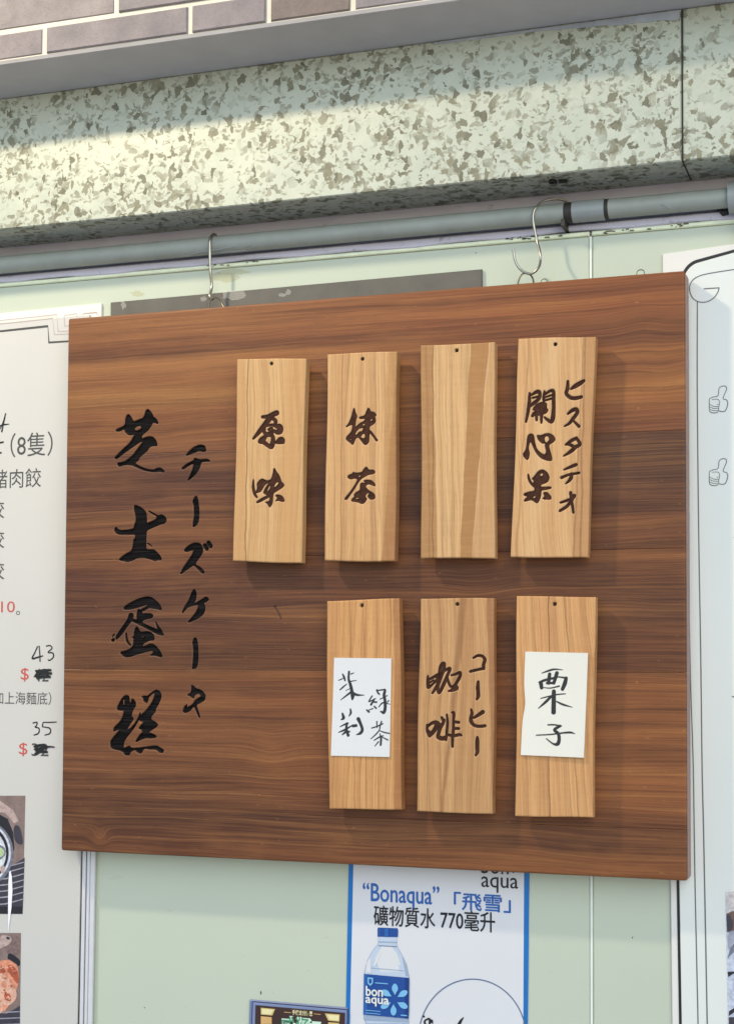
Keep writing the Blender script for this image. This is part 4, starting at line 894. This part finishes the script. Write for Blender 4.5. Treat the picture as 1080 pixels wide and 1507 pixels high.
# food photographs printed at the foot of the menu
pm = lambda n, c, v=.28, s=260: plain('photo_' + n, srgb(*c), .45, 0, v, s)
p_cloth = pm('cloth', (128, 108, 100), .2, 80); p_dark = pm('dark_cloth', (58, 54, 62), .25, 90); p_blk = pm('shadow', (34, 32, 36)); p_pink = pm('pale_cloth', (176, 152, 142))
p_rim = pm('bowl_rim', (196, 198, 204)); p_rimd = pm('bowl_rim_grey', (110, 112, 122)); p_soup = pm('soup', (206, 214, 204)); p_leaf = pm('leaf', (172, 188, 140), .3); p_str = pm('stripe', (150, 146, 154)); p_w = pm('spoon', (238, 236, 240), .03)
p_shr = pm('shrimp', (206, 136, 104), .35, 200); p_shd = pm('shrimp_dark', (172, 84, 56), .35, 200); p_shl = pm('shrimp_light', (214, 168, 142), .2, 200)
it = [([(-90, 1171), (38, 1171), (34, 1345), (-90, 1345)], p_cloth), ([(-90, 1185), (-5, 1196), (12, 1205), (20, 1225), (22, 1250), (-5, 1300), (-90, 1300)], p_blk),
      ([(-90, 1175), (0, 1178), (20, 1192), (28, 1208), (22, 1212), (8, 1196), (-90, 1190)], p_pink), ([(20, 1215), (30, 1214), (36, 1245), (22, 1240)], p_dark),
      ([(-90, 1300), (10, 1280), (37, 1262), (34, 1345), (-90, 1345)], p_dark), ([(-90, 1336), (34, 1334), (34, 1345), (-90, 1345)], p_blk)]
for k, yy in enumerate((1268, 1276, 1285, 1294, 1303, 1312, 1322)): it.append(([(-90, yy + 16), (10, yy + 7), (36, yy), (36, yy + 1.6), (10, yy + 9), (-90, yy + 18)], p_str))
it += [(oval(-26, 1256, 47, 50), p_rimd), (oval(-27, 1255, 44, 47), p_rim), (oval(-28, 1255, 42, 44), p_blk), (oval(-28, 1256, 38, 40), p_rim), (oval(-28, 1257, 34, 36), p_soup),
       ([(-8, 1240), (8, 1246), (10, 1256), (4, 1264), (-6, 1268)], p_rimd), ([(-8, 1243), (6, 1249), (8, 1256), (2, 1262), (-8, 1263)], p_leaf), ([(1, 1276), (7, 1272), (9, 1282), (3, 1287)], p_pink),
       ([(-8, 1277), (-2, 1273), (0, 1284), (-6, 1290)], p_rimd)]
patches('food_photo', it, yp, ml, True, .00003)
it = [([(-90, 1373), (31.5, 1373), (29, 1620), (-90, 1620)], p_cloth), ([(6, 1380), (31, 1376), (31, 1400), (20, 1412), (8, 1400)], pm('brown_cloth', (120, 98, 92))), ([(12, 1400), (31, 1412), (30, 1424), (12, 1416)], p_blk),
      ([(-90, 1480), (10, 1492), (30, 1480), (29, 1620), (-90, 1620)], p_dark)]
for yy in (1488, 1497, 1506): it.append(([(-90, yy + 5), (30, yy), (30, yy + 1.5), (-90, yy + 7)], p_str))
it += [([(-90, 1405), (0, 1414), (14, 1412), (26, 1420), (29, 1436), (27, 1450), (20, 1470), (8, 1488), (-90, 1500)], p_shr), ([(14, 1418), (24, 1424), (29, 1436), (27, 1450), (20, 1440), (10, 1426)], p_shd),
       ([(0, 1430), (12, 1438), (24, 1456), (26, 1468), (16, 1480), (2, 1478), (-8, 1450)], p_shl), ([(4, 1442), (12, 1446), (10, 1456), (2, 1452)], p_shr), ([(6, 1462), (16, 1462), (18, 1474), (8, 1472)], p_shd), ([(-4, 1424), (8, 1424), (10, 1432), (-2, 1432)], p_shd),
       (oval(-1, 1482, 6, 10), p_shl), (oval(-2, 1484, 4, 7), p_shr), ([(0, 1376), (16, 1377), (19, 1384), (12, 1392), (4, 1394), (0, 1398)], p_pink), ([(10, 1378), (16, 1379), (15, 1383), (10, 1382)], p_dark)]
for k in range(44):
    a, b = rnd.uniform(-2, 25), rnd.uniform(1420, 1475); it.append((oval(a, b, rnd.uniform(1, 2.5), rnd.uniform(.8, 1.6), 7), rnd.choice([p_shl, p_shd, p_shr])))
patches('food_photo', it, yp, ml, True, .00003)
patches('spoon_print', [([(14, 1284), (16, 1281), (18, 1290), (19, 1310), (17.5, 1335), (15, 1355), (12.5, 1373), (12.5, 1350), (12.5, 1320), (13, 1298)], p_w)], yp - .0012, ml)

# ------------------------------------------------------------------ right poster
mr = empty('menu_poster', tuple(un(1060, 1507, 0) - np.array([0, 0, .08])), label='tall white framed poster with thumbs up drawings, at the right of the board', cat='poster')
q = MB(); q.prism(quad([(975, 375), (1190, 345), (1190, 1640), (991, 1640)], 0), -.0035, -.0004, 0, .0006); q.build('backing_sheet', MAT['sheet_w'], mr)
def rrect(off, y, r=22, n=8):
    """outline of the front sheet: left edge tilted as in the photo; off = inset in px"""
    xl = lambda yy: 1003.5 - 7 * 0 + (yy - 396) * (-.0072 if yy < 1300 else -.0072) + max(0, yy - 1300) * .0 + off
    top = lambda xx: 388.5 - (xx - 1010) * .292 + off
    P = []
    xL = 1002 + off; yT = 389 + off
    for i in range(n + 1):
        t = math.pi / 2 * i / n; P.append((xL + r - r * math.cos(t), yT + r - r * math.sin(t) - (r - r * math.cos(t)) * .3))
    P += [(1190, 389 + off - .29 * 180), (1190, 1640), (1001 + off, 1640), (995 + off, 1296)]
    return P
q = MB(); q.prism(quad(rrect(0, 0), -.004), -.0045, -.0036, 0, .0003); q.build('black_rim', MAT['black'], mr)
q = MB(); q.prism(quad(rrect(4.0, 0, 20), -.006), -.007, -.0046, 0, .0006); q.build('front_sheet', MAT['white_cool'], mr)
yq = -.0072
lines('border_print', [[(1090, 395, 1.6), (1060, 399.5, 1.6), (1040, 403, 1.6), (1029, 406, 1.6), (1020, 411, 1.6), (1014.5, 420, 1.6), (1015, 431, 1.6), (1020, 440, 1.6), (1029, 444.5, 1.6), (1040, 444, 1.6), (1050, 438, 1.6), (1055.5, 430, 1.6), (1057.5, 423.5, 1.6)], [(1058, 423.5, 1.6), (1035, 425, 1.8)],
    [(1025.5, 444, 1.7), (1025.3, 560, 1.8), (1026.5, 700, 1.8), (1028, 820, 1.8), (1030.4, 960, 1.8), (1032.5, 1130, 1.9), (1035, 1240, 2), (1040, 1507, 2), (1042, 1600, 2)],
    [(1013, 860, 1.4), (1015.5, 1000, 1.5), (1019.5, 1130, 1.7), (1022, 1296, 1.8), (1026.5, 1507, 1.8), (1028, 1600, 1.8)]], MAT['lineg'], yq, mr)
for oy in (0, 107):
    th = lambda L_: [(1020 + a / 5.583, 550 + oy + b / 5.583, w) for a, b, w in L_]
    lines('thumb_drawing', [th([(130, 205, 1), (160, 192, 1.2), (195, 185, 1.2), (205, 160, 1.2), (210, 120, 1.2), (235, 102, 1.4), (265, 105, 1.4), (270, 130, 1.3), (255, 165, 1.2), (242, 205, 1.2), (270, 215, 1.3), (280, 240, 1.4), (272, 280, 1.4), (255, 308, 1.4), (220, 310, 1.2)]),
        th([(130, 205, 1), (128, 240, 1.2), (130, 300, 1.2), (145, 318, 1.4), (180, 322, 1.4), (205, 310, 1.2)]), th([(150, 212, .8), (195, 210, 1), (212, 225, 1), (212, 245, 1), (190, 255, .8)]), th([(130, 250, .8), (165, 268, 1), (205, 268, 1), (215, 250, .8)]),
        th([(130, 272, .8), (165, 285, 1), (205, 285, .8)]), th([(132, 292, .8), (165, 303, 1), (205, 302, .8)]), th([(207, 265, 1), (207, 300, 1), (225, 312, 1.6)])], MAT['lineg'], yq, mr)
lines('border_print', [[(1076, 1024.5, 1.4), (1080, 1026, 1.6), (1086, 1026, 1.6)]], MAT['line'], yq, mr); lines('border_print', [[(1079, 791, 1), (1084, 790, 1.4)]], MAT['line'], yq, mr)
p_gr = pm('grey_plate', (150, 152, 164)); p_grl = pm('light_plate', (186, 190, 202)); p_wall2 = pm('pale_wall', (196, 188, 182))
it = [([(1066.5, 1313), (1190, 1300), (1190, 1640), (1073, 1640)], p_grl), ([(1066.5, 1313), (1190, 1300), (1190, 1350), (1080, 1344), (1068, 1345)], p_wall2), ([(1068, 1345), (1076, 1341), (1190, 1340), (1190, 1370), (1069, 1372)], pm('brown_food', (104, 78, 72))),
      ([(1068, 1345), (1074, 1346), (1080, 1366), (1069, 1372)], p_dark), ([(1069, 1372), (1085, 1368), (1080, 1384), (1071, 1402)], p_gr), ([(1070, 1410), (1074, 1395), (1085, 1382), (1190, 1360), (1190, 1375), (1085, 1396)], p_rimd),
      ([(1070, 1430), (1190, 1425), (1190, 1432), (1078, 1433), (1071, 1438)], p_blk), ([(1072, 1488), (1082, 1482), (1190, 1470), (1190, 1480), (1082, 1488), (1072, 1495)], p_blk), ([(1072, 1497), (1190, 1490), (1190, 1640), (1073, 1640)], p_dark)]
patches('food_photo', it, yq, mr, True)

# ------------------------------------------------------------------ water poster under the board
yw = -.0012
wp = empty('water_poster', tuple(un(645, 1507, 0) - np.array([0, 0, .2])), label='white bottled water poster with a blue border below the sign board', cat='poster')
q = MB(); q.prism(quad([(514.5, 1230), (779.5, 1230), (776.5, 1507), (774, 1800), (505.5, 1800), (509, 1507)], 0), -.0010, -.0002); q.build('blue_border', MAT['blue'], wp)
q = MB(); q.prism(quad([(521.5, 1236), (771.5, 1236), (770, 1507), (768, 1790), (512, 1790), (515.5, 1507)], 0), -.0013, -.0008); q.build('paper', MAT['paper_blue'], wp)
yw = -.0016
text('“Bonaqua”', (534, 1302, 646, 1337), yw, MAT['blueword'], wp, heavy=.45)
text('「飛雪」', (668, 1315, 751, 1341), yw, MAT['blueword'], wp, heavy=.5)
text('礦物質水 770毫升', (550, 1337, 728, 1367), yw, MAT['txt'], wp, heavy=.35)
text('bon', (708, 1262, 748, 1286), yw, MAT['txt'], wp, heavy=.15); text('+', (750, 1275, 760, 1285), yw, MAT['txt'], wp); text('aqua', (708, 1291, 762, 1314), yw, MAT['txt'], wp, heavy=.15)
lines('circle_print', [[(p_[0], p_[1], 1.7) for p_ in oval(695, 1528, 79, 87, 60) + [oval(695, 1528, 79, 87, 60)[0]]]], MAT['circ'], yw, wp)
bt = [(541, 1420), (538, 1412), (536.5, 1432), (536, 1500), (540, 1520), (600, 1520), (603, 1500), (603, 1432), (600, 1415), (592, 1400), (585, 1391), (584, 1378), (557, 1378), (556.5, 1389), (549, 1398)]
bt = [(556.5, 1378), (556, 1389), (548, 1399), (540, 1414), (535.5, 1433), (535, 1492), (534.5, 1498), (538, 1506), (537, 1530), (602, 1530), (602, 1506), (601, 1498), (602.5, 1490), (602.5, 1438), (598, 1418), (590, 1402), (584.5, 1392), (584, 1379)]
q2 = [(x_ + (569 - x_) * .03, y_ + (1440 - y_) * .012) for x_, y_ in bt]
it = [(bt, MAT['bottle2']), (q2, MAT['bottle']), ([(562, 1392), (576, 1392), (584, 1405), (588, 1430), (560, 1430), (552, 1410)], MAT['paper_blue']), ([(556, 1365), (585, 1366), (586, 1370), (585.5, 1379), (555.5, 1378.5), (555.5, 1368)], MAT['navy']), ([(557, 1385), (584, 1386), (584, 1388), (557, 1387)], MAT['bottle2']),
      ([(540, 1416), (545, 1407), (546, 1432), (538, 1431)], MAT['paper_blue']), ([(592, 1408), (598, 1421), (601, 1437), (597, 1436), (594, 1420)], MAT['bottle2']), ([(546, 1424), (594, 1428), (594, 1429), (546, 1425)], MAT['bottle2']),
      ([(557, 1391), (584, 1392.5), (584, 1393.5), (557, 1392)], MAT['circ']), ([(560, 1398), (563, 1397), (552, 1421), (549, 1421)], MAT['white_cool']), ([(581, 1400), (583, 1400), (590, 1420), (588, 1421)], MAT['white_cool']), ([(538, 1506), (601, 1506), (601, 1507.2), (538, 1507.2)], MAT['bottle2']), ([(536.5, 1494), (601, 1500), (600, 1504), (537, 1501)], MAT['bottle2']),
      ([(558, 1366.5), (560, 1366.5), (560, 1378), (558, 1378)], MAT['blueword']), ([(566, 1366.5), (572, 1366.5), (572, 1378), (566, 1378)], MAT['blueword']), ([(536, 1433), (602.5, 1439), (601.5, 1499), (535, 1493)], MAT['navy']), ([(536, 1433.5), (541, 1434), (540, 1493), (535, 1492.5)], MAT['blueword']), ([(596, 1438.6), (602.4, 1439.2), (601.4, 1498.8), (596, 1498.3)], MAT['txtnavy'])]
patches('bottle_print', it, yw, wp)
yl = yw - .0016
drops = []
for (cx, cy, r, rot) in ((581, 1456, 6.5, 0), (592, 1463, 6.5, 60), (592, 1479, 6.5, 118), (579, 1486, 6.5, 180), (568, 1479, 5.5, 240), (569, 1462, 5.5, 300)):
    P = []
    for i in range(18):
        t = 2 * math.pi * i / 18; x_, y_ = 4.6 * math.sin(t) * (1 - .35 * max(0, -math.cos(t))), -8.5 * math.cos(t)
        if math.cos(t) < 0: x_ *= (1 + math.cos(t)) ** .6 + .02
        rr_ = math.radians(rot); P.append((cx + x_ * math.cos(rr_) - y_ * math.sin(rr_), cy + x_ * math.sin(rr_) + y_ * math.cos(rr_)))
    drops.append((P, MAT['ltblue']))
drops.append(([(541, 1438), (549, 1439), (549, 1447), (545, 1451), (541, 1447)], MAT['ltblue'])); drops.append(([(543, 1440), (547, 1441), (547, 1446), (545, 1448), (543, 1446)], MAT['navy']))
for yy in (1486, 1490): drops.append(([(538, yy), (560, yy + 2), (560, yy + 2.9), (538, yy + .9)], MAT['ltblue']))
drops.append(([(552, 1445.5), (571, 1447), (571, 1448.4), (552, 1446.8)], MAT['ltblue'])); drops.append(([(590, 1493), (599, 1493.6), (599, 1495.4), (590, 1494.6)], MAT['ltblue']))
patches('label_print', drops, yl, wp)
text('bon', (538.5, 1452, 563, 1466), yl - .001, MAT['white_cool'], wp, heavy=.4); text('aqua', (538, 1468.5, 572, 1481), yl - .001, MAT['white_cool'], wp, heavy=.4)
text('$', (623, 1498, 638, 1522), yw - .0002, MAT['txt'], wp, bold=.04); lines('price_print', [[(682, 1497, 1), (677, 1504, 4), (672, 1516, 5), (671, 1530, 5)]], MAT['txt'], yw - .0002, wp)
patches('price_dot', [(oval(623.5, 1496, 1.6, 1.8, 10), MAT['txt'])], yw, wp)

# ------------------------------------------------------------------ small brown sign at the bottom edge
sb = empty('payment_sign', tuple(un(440, 1507, 0) - np.array([0, 0, .1])), label='small dark brown sign with yellow blocks and green writing, cut off by the bottom edge', cat='sign')
q = MB(); q.prism(quad([(369.5, 1470.5), (513, 1482.5), (510, 1640), (364, 1640)], 0), -.004, -.0003, 0, .0012); q.build('frame', plain('sign_frame_blue', srgb(112, 126, 162), .3, .1, .06, 60), sb)
q = MB(); q.prism(quad([(371.5, 1473), (512, 1485), (509, 1636), (366, 1636)], -.004), -.0046, -.0041, 0, .0002); q.build('frame_line', plain('sign_line_navy', srgb(44, 48, 80), .4), sb)
q = MB(); q.prism(quad([(373, 1474.7), (511, 1486.6), (508, 1632), (368, 1632)], -.004), -.0052, -.0047, 0, .0002); q.build('frame_inner', plain('sign_frame_pale', srgb(124, 138, 170), .3, .1, .06, 60), sb)
q = MB(); q.prism(quad([(376.5, 1479), (508, 1490.5), (506, 1628), (372, 1628)], -.005), -.0056, -.0053); q.build('sign_face', plain('sign_brown', srgb(62, 42, 36), .3), sb)
gold = plain('sign_gold', srgb(206, 178, 108), .35); gold2 = plain('sign_gold_light', srgb(226, 214, 160), .35); tan_ = plain('sign_tan', srgb(206, 164, 102), .35); gre = plain('sign_green', srgb(70, 140, 104), .35); grl = plain('sign_pale_green', srgb(196, 222, 196), .35); pk = plain('sign_pale_pink', srgb(214, 200, 204), .35)
it = [([(384, 1483), (405, 1485), (401, 1494.5), (384, 1493)], gold), ([(385.5, 1484.5), (402.5, 1486), (399, 1493), (385.5, 1492)], gold2), ([(384, 1495.5), (400, 1497), (400, 1507), (384, 1507)], tan_),
      ([(478, 1491.5), (500, 1493), (499.5, 1503.5), (483, 1502)], gold), ([(481, 1493), (498.5, 1494.5), (498, 1502), (485, 1500.5)], gold2), ([(483, 1504.5), (499, 1505.5), (499, 1516), (483, 1515)], gold)]
for pr_ in (it[:2], it[2:3], it[3:5], it[5:]): patches('block_print', pr_, -.0062, sb)
text('手機支付優惠', (430, 1487, 460, 1494.5), -.0062, gold2, sb, bold=.02)
for r_ in ([(418, 1489.5, .8), (428, 1490.3, .8)], [(462, 1492, .8), (472, 1493, .8)]): lines('rule_print', [r_], tan_, -.0062, sb, 1)
text('威猛7', (412, 1496, 473, 1530), -.0064, grl, sb, bold=.06); text('威猛', (412.5, 1497, 456, 1529), -.0068, gre, sb, bold=.0)
scene.render.engine = 'CYCLES'
